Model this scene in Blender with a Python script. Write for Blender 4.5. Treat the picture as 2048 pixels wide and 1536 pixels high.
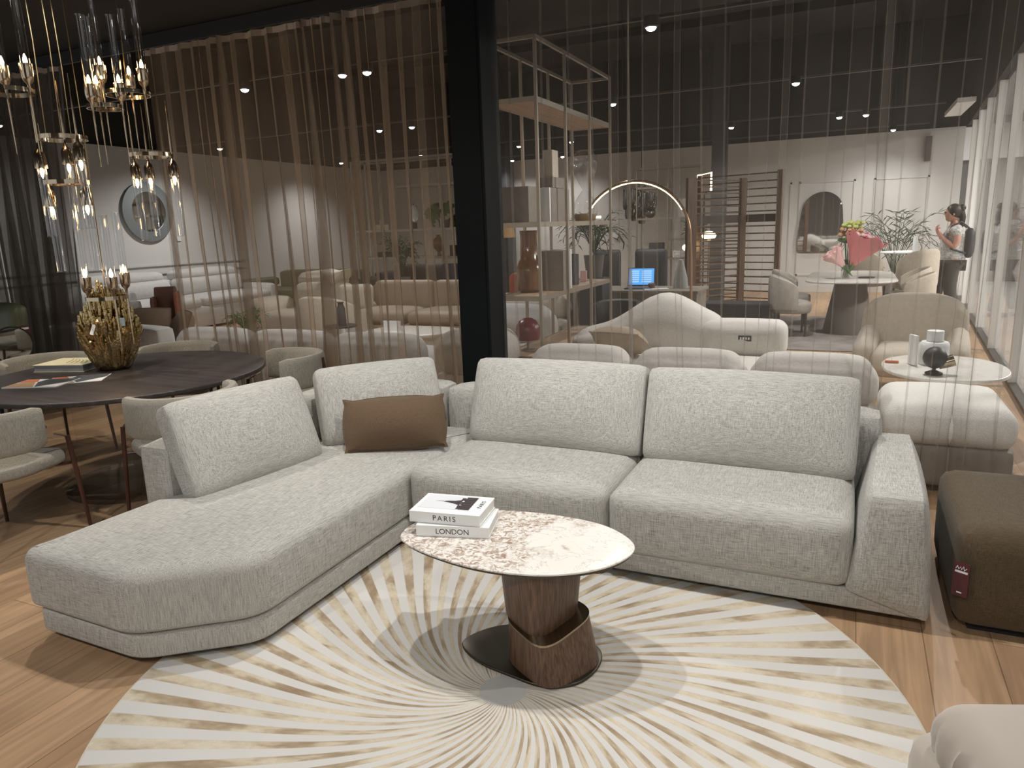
import bpy, math, random
from math import sin, cos, pi, radians, sqrt, exp
from mathutils import Vector, Matrix, Euler
random.seed(7)
for _o in list(bpy.data.objects): bpy.data.objects.remove(_o)
S = bpy.context.scene
COL = S.collection

# ------------------------------------------------------------------ camera
# room axes: +x along the long side of the sofa, +y away into the shop, origin at the sofa's inner corner
F_PX, W_PX = 1450.0, 2048.0
cam_d = bpy.data.cameras.new('camera'); cam = bpy.data.objects.new('camera', cam_d); COL.objects.link(cam)
cam_d.sensor_fit = 'HORIZONTAL'; cam_d.sensor_width = 36.0; cam_d.lens = 36.0*F_PX/W_PX
cam_d.clip_start = 0.05; cam_d.clip_end = 80
RC = ((0.90777585, 0.05766498, -0.41547293), (0.41805491, -0.20525957, 0.88492858), (-0.0342504, -0.9770073, -0.21043681))
cam.matrix_world = Matrix(((RC[0][0], -RC[0][1], -RC[0][2], 2.01603), (RC[1][0], -RC[1][1], -RC[1][2], -2.99515),
                           (RC[2][0], -RC[2][1], -RC[2][2], 1.6), (0, 0, 0, 1)))
S.camera = cam
S.view_settings.view_transform = 'Standard'; S.view_settings.look = 'None'
S.view_settings.gamma = 1.0; S.view_settings.use_curve_mapping = False
S.view_settings.exposure = 0.0
# ------------------------------------------------------------------ world: dim light of the rest of the shop
wd = bpy.data.worlds.new('world'); S.world = wd; wd.use_nodes = True
_bg = wd.node_tree.nodes['Background']; _bg.inputs[0].default_value = (0.95, 0.97, 1.0, 1); _bg.inputs[1].default_value = 0.56
cy = S.cycles
cy.use_denoising = True; cy.max_bounces = 7; cy.diffuse_bounces = 3; cy.glossy_bounces = 3; cy.transmission_bounces = 4
cy.transparent_max_bounces = 24; cy.sample_clamp_indirect = 6.0; cy.caustics_reflective = False; cy.caustics_refractive = False
cy.use_adaptive_sampling = True; cy.adaptive_threshold = 0.03
CEIL = 3.25
# ceiling spotlights: x, y, power (W), aim x, aim y, cone, warmth
SPOTS = [
 (1.08, -0.20, 88, 1.05, -0.55, 100, 0), (0.10, -0.30, 85, 0.1, -0.5, 100, 0), (2.75, -0.20, 60, 2.2, 0.2, 90, 0),
 (-2.05, -0.22, 95, -2.2, 0.1, 85, 1), (-3.6, -0.2, 60, -3.2, 0.3, 85, 1), (1.55, -3.8, 70, 0.9, -0.4, 80, 0),
 (-0.6, -3.8, 85, -0.4, -0.6, 75, 0), (3.0, -3.8, 60, 2.0, -1.8, 85, 1),
 (-2.77, 3.42, 120, -2.4, 2.2, 90, 0), (-2.49, 3.45, 60, -3.4, 4.6, 90, 0), (-4.08, 3.42, 60, -5.0, 4.8, 90, 0),
 (0.41, 3.35, 90, 0.6, 2.8, 100, 0), (1.29, 6.81, 130, 1.9, 7.6, 100, 0), (2.35, 3.42, 150, 2.5, 2.4, 100, 0),
 (-4.25, 7.05, 80, -3.8, 6.2, 100, 0), (-4.85, 7.05, 80, -5.8, 6.6, 100, 0), (-8.4, 7.2, 115, -9.5, 6.8, 100, 0),
 (-8.4, 3.4, 105, -9.8, 4.0, 100, 0), (-6.42, 10.83, 80, -6.6, 11.6, 100, 0), (-8.6, 10.94, 85, -9.6, 10.9, 100, 0),
 (1.70, 10.51, 130, 1.6, 12.6, 100, 0), (2.09, 10.5, 110, 2.6, 11.5, 100, 0), (2.59, 13.2, 70, 2.4, 14.0, 100, 0),
 (-0.01, 10.62, 90, -0.4, 11.6, 100, 0), (-2.99, 10.73, 90, -2.4, 11.6, 100, 0), (-4.19, 13.4, 60, -4.2, 14.1, 100, 0),
 (-5.47, 13.4, 60, -5.5, 14.1, 100, 0), (-4.08, 10.7, 80, -4.6, 11.4, 100, 0), (-1.0, 6.9, 100, -0.8, 6.3, 100, 0)]

# ------------------------------------------------------------------ materials
def newmat(name):
    m = bpy.data.materials.new(name); m.use_nodes = True
    nt = m.node_tree; b = nt.nodes['Principled BSDF']; return m, nt, b
def N(nt, t, **kw):
    n = nt.nodes.new(t)
    for k, v in kw.items(): setattr(n, k, v)
    return n
def mat(name, col, rough=0.6, metal=0.0, emit=None, es=0.0, spec=0.5, sheen=0.0, noise=0.0, nscale=40.0, bump=0.0, coat=0.0):
    m, nt, b = newmat(name); L = nt.links
    b.inputs['Base Color'].default_value = (*col, 1); b.inputs['Roughness'].default_value = rough
    b.inputs['Metallic'].default_value = metal; b.inputs['Specular IOR Level'].default_value = spec
    b.inputs['Sheen Weight'].default_value = sheen; b.inputs['Coat Weight'].default_value = coat
    if emit: b.inputs['Emission Color'].default_value = (*emit, 1); b.inputs['Emission Strength'].default_value = es
    if noise or bump:
        tc = N(nt, 'ShaderNodeTexCoord'); nz = N(nt, 'ShaderNodeTexNoise')
        nz.inputs['Scale'].default_value = nscale; nz.inputs['Detail'].default_value = 3
        L.new(tc.outputs['Object'], nz.inputs['Vector'])
        if noise:
            rp = N(nt, 'ShaderNodeMapRange'); rp.inputs[1].default_value = 0.3; rp.inputs[2].default_value = 0.7
            rp.inputs[3].default_value = 1-noise; rp.inputs[4].default_value = 1+noise
            mx = N(nt, 'ShaderNodeVectorMath', operation='SCALE'); mx.inputs[0].default_value = col
            L.new(nz.outputs['Fac'], rp.inputs[0]); L.new(rp.outputs[0], mx.inputs['Scale']); L.new(mx.outputs[0], b.inputs['Base Color'])
        if bump:
            bp = N(nt, 'ShaderNodeBump'); bp.inputs['Strength'].default_value = bump; bp.inputs['Distance'].default_value = 0.01
            L.new(nz.outputs['Fac'], bp.inputs['Height']); L.new(bp.outputs[0], b.inputs['Normal'])
    return m
def weave(name, light, dark, s=1.0, amt=0.7, rough=0.9, bump=0.25, lo=.33, hi=.62):
    """cloth of thick and thin threads running along the object's axes"""
    m, nt, b = newmat(name); L = nt.links
    tc = N(nt, 'ShaderNodeTexCoord'); sn = N(nt, 'ShaderNodeSeparateXYZ'); L.new(tc.outputs['Normal'], sn.inputs[0]); tot = None
    for ax, sc in enumerate(((20, 560, 560), (560, 20, 560), (560, 560, 20))):
        mp = N(nt, 'ShaderNodeMapping'); mp.inputs['Scale'].default_value = [c*s for c in sc]
        nz = N(nt, 'ShaderNodeTexNoise'); nz.inputs['Scale'].default_value = 1.0; nz.inputs['Detail'].default_value = 1.0
        L.new(tc.outputs['Object'], mp.inputs['Vector']); L.new(mp.outputs[0], nz.inputs['Vector'])
        r = N(nt, 'ShaderNodeMapRange'); r.inputs[1].default_value = lo; r.inputs[2].default_value = hi; r.inputs[3].default_value = 1; r.inputs[4].default_value = 0; L.new(nz.outputs['Fac'], r.inputs[0])
        sq = N(nt, 'ShaderNodeMath', operation='MULTIPLY'); L.new(sn.outputs[ax], sq.inputs[0]); L.new(sn.outputs[ax], sq.inputs[1])
        iv = N(nt, 'ShaderNodeMath', operation='SUBTRACT'); iv.inputs[0].default_value = 1; L.new(sq.outputs[0], iv.inputs[1])
        ml = N(nt, 'ShaderNodeMath', operation='MULTIPLY'); L.new(iv.outputs[0], ml.inputs[0]); L.new(r.outputs[0], ml.inputs[1])
        if tot is None: tot = ml
        else:
            ad = N(nt, 'ShaderNodeMath', operation='ADD'); L.new(tot.outputs[0], ad.inputs[0]); L.new(ml.outputs[0], ad.inputs[1]); tot = ad
    q = N(nt, 'ShaderNodeMath', operation='MULTIPLY', use_clamp=True); q.inputs[1].default_value = amt; L.new(tot.outputs[0], q.inputs[0])
    mx = N(nt, 'ShaderNodeMix', data_type='RGBA'); mx.inputs[6].default_value = (*light, 1); mx.inputs[7].default_value = (*dark, 1)
    L.new(q.outputs[0], mx.inputs[0]); L.new(mx.outputs[2], b.inputs['Base Color'])
    bp = N(nt, 'ShaderNodeBump'); bp.inputs['Strength'].default_value = bump; bp.inputs['Distance'].default_value = 0.002; bp.invert = True
    L.new(tot.outputs[0], bp.inputs['Height']); L.new(bp.outputs[0], b.inputs['Normal'])
    b.inputs['Roughness'].default_value = rough; b.inputs['Specular IOR Level'].default_value = 0.2; b.inputs['Sheen Weight'].default_value = 0.12
    return m
def woodmat(name, c1, c2, axis=2, s=1.0, rough=0.45, coat=0.0):
    m, nt, b = newmat(name); L = nt.links
    tc = N(nt, 'ShaderNodeTexCoord'); mp = N(nt, 'ShaderNodeMapping'); sc = [60*s]*3; sc[axis] = 2.5*s; mp.inputs['Scale'].default_value = sc
    nz = N(nt, 'ShaderNodeTexNoise'); nz.inputs['Scale'].default_value = 1; nz.inputs['Detail'].default_value = 5; nz.inputs['Distortion'].default_value = 0.4
    L.new(tc.outputs['Object'], mp.inputs['Vector']); L.new(mp.outputs[0], nz.inputs['Vector'])
    rp = N(nt, 'ShaderNodeValToRGB'); rp.color_ramp.elements[0].position = 0.35; rp.color_ramp.elements[0].color = (*c1, 1)
    rp.color_ramp.elements[1].position = 0.65; rp.color_ramp.elements[1].color = (*c2, 1)
    L.new(nz.outputs['Fac'], rp.inputs[0]); L.new(rp.outputs[0], b.inputs['Base Color']); b.inputs['Roughness'].default_value = rough; b.inputs['Coat Weight'].default_value = coat
    return m
def clearmat(name, tint=(1, 1, 1), refl=0.12, rough=0.03, edge=.55):
    """thin clear glass: light passes, the rim and the highlights reflect"""
    m, nt, b = newmat(name); L = nt.links; nt.nodes.remove(b); out = nt.nodes['Material Output']
    t = N(nt, 'ShaderNodeBsdfTransparent'); t.inputs[0].default_value = (*tint, 1)
    g = N(nt, 'ShaderNodeBsdfGlossy'); g.inputs['Roughness'].default_value = rough
    lw = N(nt, 'ShaderNodeLayerWeight'); lw.inputs[0].default_value = .5
    pw = N(nt, 'ShaderNodeMath', operation='POWER'); pw.inputs[1].default_value = 4.0; L.new(lw.outputs['Facing'], pw.inputs[0])
    ad = N(nt, 'ShaderNodeMath', operation='MULTIPLY_ADD'); ad.inputs[1].default_value = edge; ad.inputs[2].default_value = refl; L.new(pw.outputs[0], ad.inputs[0])
    mx = N(nt, 'ShaderNodeMixShader'); L.new(ad.outputs[0], mx.inputs[0]); L.new(t.outputs[0], mx.inputs[1]); L.new(g.outputs[0], mx.inputs[2]); L.new(mx.outputs[0], out.inputs[0])
    return m
def sheermat(name, col, a0, a1, power=2.2):
    """open-weave voile: threads close up where the cloth turns edge-on"""
    m, nt, b = newmat(name); L = nt.links; nt.nodes.remove(b); out = nt.nodes['Material Output']
    t = N(nt, 'ShaderNodeBsdfTransparent'); d = N(nt, 'ShaderNodeBsdfDiffuse'); d.inputs[0].default_value = (*col, 1)
    tr = N(nt, 'ShaderNodeBsdfTranslucent'); tr.inputs[0].default_value = (*col, 1)
    dm = N(nt, 'ShaderNodeMixShader'); dm.inputs[0].default_value = 0.4; L.new(d.outputs[0], dm.inputs[1]); L.new(tr.outputs[0], dm.inputs[2])
    lw = N(nt, 'ShaderNodeLayerWeight'); lw.inputs[0].default_value = 0.5
    pw = N(nt, 'ShaderNodeMath', operation='POWER'); pw.inputs[1].default_value = power; L.new(lw.outputs['Facing'], pw.inputs[0])
    ad = N(nt, 'ShaderNodeMath', operation='MULTIPLY_ADD', use_clamp=True); ad.inputs[1].default_value = a1-a0; ad.inputs[2].default_value = a0; L.new(pw.outputs[0], ad.inputs[0])
    mx = N(nt, 'ShaderNodeMixShader'); L.new(ad.outputs[0], mx.inputs[0]); L.new(t.outputs[0], mx.inputs[1]); L.new(dm.outputs[0], mx.inputs[2]); L.new(mx.outputs[0], out.inputs[0])
    return m
M = {}
M['sofa'] = weave('pale_grey_weave', (0.585, 0.57, 0.525), (0.12, 0.115, 0.105), 1.0, 0.40)
M['seam'] = mat('seam_thread', (0.30, 0.29, 0.27), 0.9)
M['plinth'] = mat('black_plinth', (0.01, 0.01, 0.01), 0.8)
M['brown_cloth'] = weave('brown_cloth', (0.150, 0.100, 0.060), (0.09, 0.058, 0.034), 1.6, 0.6, 0.95, 0.1)
M['pouf'] = weave('olive_brown_cloth', (0.135, 0.098, 0.058), (0.06, 0.043, 0.026), 2.0, 0.6, 0.95, 0.15)
M['walnut'] = woodmat('walnut_veneer', (0.062, 0.032, 0.019), (0.155, 0.088, 0.054), 2, 2.2, 0.4)
M['bronze'] = mat('dark_bronze', (0.10, 0.088, 0.070), 0.32, 1.0)
M['bronze_edge'] = mat('polished_bronze', (0.34, 0.28, 0.20), 0.2, 1.0)
M['tabletop'] = woodmat('dark_stained_oak', (0.030, 0.024, 0.024), (0.055, 0.044, 0.043), 0, 0.7, 0.42)
M['black'] = mat('matt_black', (0.012, 0.012, 0.013), 0.5)
M['charcoal'] = mat('charcoal', (0.045, 0.045, 0.05), 0.6)
M['chair_cloth'] = weave('oatmeal_boucle', (0.50, 0.47, 0.40), (0.22, 0.20, 0.165), 1.6, 0.6, 0.95, 0.5)
M['leg_brown'] = woodmat('brown_lacquered_leg', (0.040, 0.016, 0.011), (0.085, 0.036, 0.024), 2, 1, 0.35)
M['gold'] = mat('polished_gold', (0.62, 0.48, 0.24), 0.13, 1.0, bump=0.5, nscale=55)
M['brass'] = mat('pale_brass', (0.62, 0.50, 0.36), 0.12, 1.0)
M['gold_cable'] = mat('gold_cable', (0.07, 0.05, 0.018), 0.7, 0.0)
M['clear'] = clearmat('clear_glass', (0.985, 0.99, 1.0), 0.13)
M['tube_glass'] = clearmat('tube_glass', (0.985, 0.99, 1.0), 0.17, 0.06, .95)
M['acrylic'] = clearmat('clear_acrylic', (0.96, 0.955, 0.94), 0.03, 0.02)
M['flame'] = mat('glowing_filament', (1, .8, .5), 0.5, emit=(1.0, 0.62, 0.26), es=55)
M['sheer_brown'] = sheermat('brown_voile', (0.38, 0.295, 0.215), 0.26, 0.97, 1.25)
M['sheer_grey'] = sheermat('charcoal_voile', (0.19, 0.172, 0.155), 0.42, 0.98, 1.5)
M['sheer_taupe'] = sheermat('taupe_voile', (0.40, 0.36, 0.315), 0.15, 0.66, 2.4)
M['hem'] = mat('curtain_heading_tape', (0.42, 0.36, 0.31), 0.9)
M['white'] = mat('white_paper', (0.80, 0.81, 0.80), 0.5)
M['pages'] = mat('page_edges', (0.70, 0.69, 0.66), 0.8)
M['ink'] = mat('black_ink', (0.015, 0.015, 0.017), 0.6)
M['wall'] = mat('painted_wall', (0.60, 0.585, 0.56), 0.8, noise=0.02, nscale=2)
M['ceil'] = mat('black_painted_ceiling', (0.030, 0.029, 0.028), 0.9, noise=0.25, nscale=1.3)
M['track'] = mat('black_track', (0.010, 0.010, 0.011), 0.6)
M['column'] = mat('blue_black_steel', (0.0022, 0.0042, 0.0056), 0.6, 0.0, spec=.2)
M['steel'] = mat('brushed_champagne_steel', (0.46, 0.41, 0.34), 0.35, 0.8)
M['dark_steel'] = mat('dark_steel', (0.10, 0.09, 0.08), 0.4, 0.7)
M['oak_shelf'] = woodmat('light_oak_shelf', (0.30, 0.20, 0.13), (0.45, 0.31, 0.20), 1, 1, 0.5)
M['slat'] = woodmat('brown_slat', (0.11, 0.062, 0.036), (0.22, 0.13, 0.078), 2, 1, 0.45)
M['mirror'] = mat('mirror_glass', (0.80, 0.81, 0.80), 0.03, 1.0)
M['smoke'] = mat('smoked_mirror', (0.24, 0.24, 0.23), 0.06, 1.0)
M['lens'] = mat('spotlight_lens', (1, 1, 1), 0.5, emit=(1, 0.98, 0.95), es=28)
M['lens_w'] = mat('warm_lamp_glow', (1, .9, .7), 0.5, emit=(1, 0.78, 0.42), es=9)
M['cream'] = mat('cream_upholstery', (0.56, 0.49, 0.40), 0.9, noise=0.06, nscale=25, sheen=0.2)
M['greywhite'] = mat('grey_white_upholstery', (0.58, 0.565, 0.545), 0.9, noise=0.05, nscale=20, sheen=0.2)
M['taupe'] = mat('taupe_upholstery', (0.44, 0.405, 0.36), 0.9, noise=0.08, nscale=20, sheen=0.2)
M['boucle_s'] = mat('cream_sofa_cloth', (0.62, 0.585, 0.54), 0.95, noise=0.05, nscale=60, bump=0.2)
M['boucle'] = mat('cream_boucle', (0.82, 0.79, 0.74), 0.95, noise=0.10, nscale=160, bump=0.4)
M['beige'] = mat('beige_leather', (0.37, 0.29, 0.21), 0.55, noise=0.05, nscale=12)
M['rose'] = mat('rose_velvet', (0.45, 0.395, 0.34), 0.85, noise=0.03, nscale=6, sheen=0.35)
M['green'] = mat('olive_green_leather', (0.085, 0.095, 0.048), 0.5, noise=0.08, nscale=8)
M['leather'] = mat('brown_leather', (0.115, 0.05, 0.032), 0.45)
M['tan'] = mat('tan_leather', (0.29, 0.10, 0.045), 0.5)
M['cush'] = mat('brown_cushion_cloth', (0.17, 0.115, 0.075), 0.9, noise=0.08, nscale=60)
M['maroon'] = mat('maroon_card', (0.085, 0.016, 0.020), 0.5)
M['navy'] = mat('navy_cloth', (0.012, 0.018, 0.045), 0.8)
M['amber'] = mat('amber_ribbed_glass', (0.21, 0.085, 0.020), 0.15, coat=0.5)
M['leaf'] = mat('leaf_green', (0.045, 0.14, 0.022), 0.4, noise=0.4, nscale=9)
M['palm'] = mat('dark_frond_green', (0.028, 0.055, 0.024), 0.6, noise=0.3, nscale=6)
M['pot'] = mat('grey_pot', (0.16, 0.15, 0.14), 0.7)
M['screen'] = mat('laptop_screen', (0.02, 0.1, 0.3), 0.4, emit=(0.10, 0.42, 0.95), es=1.1)
M['screen_w'] = mat('laptop_window', (0.1, .2, .4), 0.4, emit=(0.42, 0.68, 1.0), es=1.1)
M['redorange'] = mat('rust_red_cloth', (0.36, 0.07, 0.028), 0.85)
M['pink'] = mat('pink_wrap', (0.66, 0.21, 0.22), 0.6); M['hotpink'] = mat('hot_pink_petals', (0.72, 0.05, 0.20), 0.6)
M['palepink'] = mat('pale_pink_petals', (0.76, 0.47, 0.45), 0.7); M['lime'] = mat('lime_petals', (0.50, 0.55, 0.17), 0.7); M['peach'] = mat('peach_petals', (0.62, 0.36, 0.20), 0.7)
M['skin'] = mat('skin', (0.50, 0.26, 0.19), 0.55); M['hair'] = mat('dark_hair', (0.025, 0.017, 0.013), 0.5)
M['shirt'] = mat('speckled_white_shirt', (0.50, 0.49, 0.47), 0.9, noise=0.45, nscale=38); M['trouser'] = mat('grey_trousers', (0.075, 0.072, 0.066), 0.9)
M['tile'] = None
M['rattan'] = mat('woven_tan_shade', (0.34, 0.21, 0.10), 0.8, emit=(0.9, 0.55, 0.25), es=0.12)
M['creamcard'] = mat('cream_cover', (0.72, 0.66, 0.44), 0.6)
M['orange'] = mat('orange_print', (0.55, 0.17, 0.07), 0.6); M['greycover'] = mat('grey_print', (0.07, 0.08, 0.09), 0.5)
M['steelblue'] = mat('pale_blue_card', (0.50, 0.66, 0.74), 0.6)
M['whiteframe'] = mat('white_lacquered_frame', (0.80, 0.78, 0.75), 0.5); M['mallwall'] = mat('dark_mall_shopfront', (0.11, 0.10, 0.095), 0.6)
M['ash'] = mat('grey_wash_wood', (0.26, 0.225, 0.19), 0.6, noise=0.1, nscale=15)

# marble tops
def marble(name, base, mid, dark, veins, gx=-0.42, swirl=1.0):
    m, nt, b = newmat(name); L = nt.links
    tc = N(nt, 'ShaderNodeTexCoord')
    def noise(sc, det, dist, rough=.55):
        n = N(nt, 'ShaderNodeTexNoise'); n.inputs['Scale'].default_value = sc; n.inputs['Detail'].default_value = det; n.inputs['Distortion'].default_value = dist; n.inputs['Roughness'].default_value = rough
        L.new(tc.outputs['Object'], n.inputs['Vector']); return n
    def rng(src, a, c, o0=0.0, o1=1.0):
        r = N(nt, 'ShaderNodeMapRange'); r.inputs[1].default_value = a; r.inputs[2].default_value = c; r.inputs[3].default_value = o0; r.inputs[4].default_value = o1; L.new(src, r.inputs[0]); return r.outputs[0]
    def mul(a, c):
        n = N(nt, 'ShaderNodeMath', operation='MULTIPLY'); L.new(a, n.inputs[0]); L.new(c, n.inputs[1]); return n.outputs[0]
    def mix(f, c1, c2):
        n = N(nt, 'ShaderNodeMix', data_type='RGBA'); L.new(f, n.inputs[0])
        for i, c in ((6, c1), (7, c2)):
            if isinstance(c, tuple): n.inputs[i].default_value = (*c, 1)
            else: L.new(c, n.inputs[i])
        return n.outputs[2]
    sx = N(nt, 'ShaderNodeSeparateXYZ'); L.new(tc.outputs['Object'], sx.inputs[0])
    zone = noise(4.2*swirl, 3, 0.6)
    ad = N(nt, 'ShaderNodeMath', operation='MULTIPLY_ADD'); ad.inputs[1].default_value = gx; L.new(sx.outputs[0], ad.inputs[0]); L.new(zone.outputs[0], ad.inputs[2])
    z = rng(ad.outputs[0], 0.47, 0.56)
    fine = noise(42*swirl, 5, 1.2, .65); spots = rng(fine.outputs[0], 0.45, 0.60)
    col = mix(mul(z, spots), base, mid)
    f2 = noise(26*swirl, 5, 1.6, .7); dk = rng(f2.outputs[0], 0.60, 0.68)
    z2 = rng(noise(7*swirl, 2, .4).outputs[0], .47, .56)
    col = mix(mul(mul(z, dk), z2), col, dark)
    vn = noise(5*swirl, 4, 2.2); ab = N(nt, 'ShaderNodeMath', operation='SUBTRACT'); ab.inputs[1].default_value = 0.5; L.new(vn.outputs[0], ab.inputs[0])
    a2 = N(nt, 'ShaderNodeMath', operation='ABSOLUTE'); L.new(ab.outputs[0], a2.inputs[0])
    col = mix(rng(a2.outputs[0], 0.0, 0.010, 0.55, 0.0), col, veins)
    L.new(col, b.inputs['Base Color']); b.inputs['Roughness'].default_value = 0.28
    return m
M['marble'] = marble('cream_brown_marble', (0.80, 0.765, 0.71), (0.34, 0.235, 0.17), (0.13, 0.11, 0.10), (0.42, 0.33, 0.27), gx=-0.75)
M['marble_pale'] = marble('pale_marble', (0.76, 0.73, 0.68), (0.66, 0.60, 0.52), (0.5, 0.44, 0.38), (0.45, 0.38, 0.32), swirl=0.6)

# wood floor: planks along y
def floor_mat():
    m, nt, b = newmat('oak_plank_floor'); L = nt.links
    tc = N(nt, 'ShaderNodeTexCoord'); mp = N(nt, 'ShaderNodeMapping'); mp.inputs['Rotation'].default_value = (0, 0, pi/2)
    L.new(tc.outputs['Object'], mp.inputs['Vector'])
    br = N(nt, 'ShaderNodeTexBrick'); br.inputs['Scale'].default_value = 1.0; br.inputs['Brick Width'].default_value = 1.9; br.inputs['Row Height'].default_value = 0.235
    br.inputs['Mortar Size'].default_value = 0.0022; br.inputs['Mortar Smooth'].default_value = 0.3; br.offset = 0.37
    br.inputs['Color1'].default_value = (0.345, 0.215, 0.125, 1); br.inputs['Color2'].default_value = (0.46, 0.30, 0.175, 1); br.inputs['Mortar'].default_value = (0.20, 0.12, 0.07, 1)
    L.new(mp.outputs[0], br.inputs['Vector'])
    m2 = N(nt, 'ShaderNodeMapping'); m2.inputs['Scale'].default_value = (26, 1.6, 1); L.new(tc.outputs['Object'], m2.inputs['Vector'])
    nz = N(nt, 'ShaderNodeTexNoise'); nz.inputs['Scale'].default_value = 1; nz.inputs['Detail'].default_value = 6; nz.inputs['Distortion'].default_value = 1.0; L.new(m2.outputs[0], nz.inputs['Vector'])
    r = N(nt, 'ShaderNodeMapRange'); r.inputs[1].default_value = .3; r.inputs[2].default_value = .7; r.inputs[3].default_value = .80; r.inputs[4].default_value = 1.17; L.new(nz.outputs[0], r.inputs[0])
    nk = N(nt, 'ShaderNodeTexNoise'); nk.inputs['Scale'].default_value = 2.2; nk.inputs['Detail'].default_value = 3; L.new(tc.outputs['Object'], nk.inputs['Vector'])
    r2 = N(nt, 'ShaderNodeMapRange'); r2.inputs[1].default_value = .3; r2.inputs[2].default_value = .7; r2.inputs[3].default_value = .88; r2.inputs[4].default_value = 1.1; L.new(nk.outputs[0], r2.inputs[0])
    v = N(nt, 'ShaderNodeVectorMath', operation='SCALE'); v2 = N(nt, 'ShaderNodeVectorMath', operation='SCALE')
    L.new(br.outputs[0], v.inputs[0]); L.new(r.outputs[0], v.inputs['Scale']); L.new(v.outputs[0], v2.inputs[0]); L.new(r2.outputs[0], v2.inputs['Scale'])
    L.new(v2.outputs[0], b.inputs['Base Color']); b.inputs['Roughness'].default_value = 0.42
    return m
M['floor'] = floor_mat()
def tile_mat():
    m, nt, b = newmat('white_stone_tiles'); L = nt.links
    tc = N(nt, 'ShaderNodeTexCoord'); br = N(nt, 'ShaderNodeTexBrick'); br.offset = 0; br.inputs['Scale'].default_value = 1; br.inputs['Brick Width'].default_value = 1.2; br.inputs['Row Height'].default_value = 1.2
    br.inputs['Mortar Size'].default_value = 0.006; br.inputs['Color1'].default_value = (0.72, 0.71, 0.70, 1); br.inputs['Color2'].default_value = (0.64, 0.63, 0.62, 1); br.inputs['Mortar'].default_value = (.4, .4, .4, 1)
    L.new(tc.outputs['Object'], br.inputs['Vector']); L.new(br.outputs[0], b.inputs['Base Color']); b.inputs['Roughness'].default_value = 0.2
    return m
M['tile'] = tile_mat()
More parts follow.
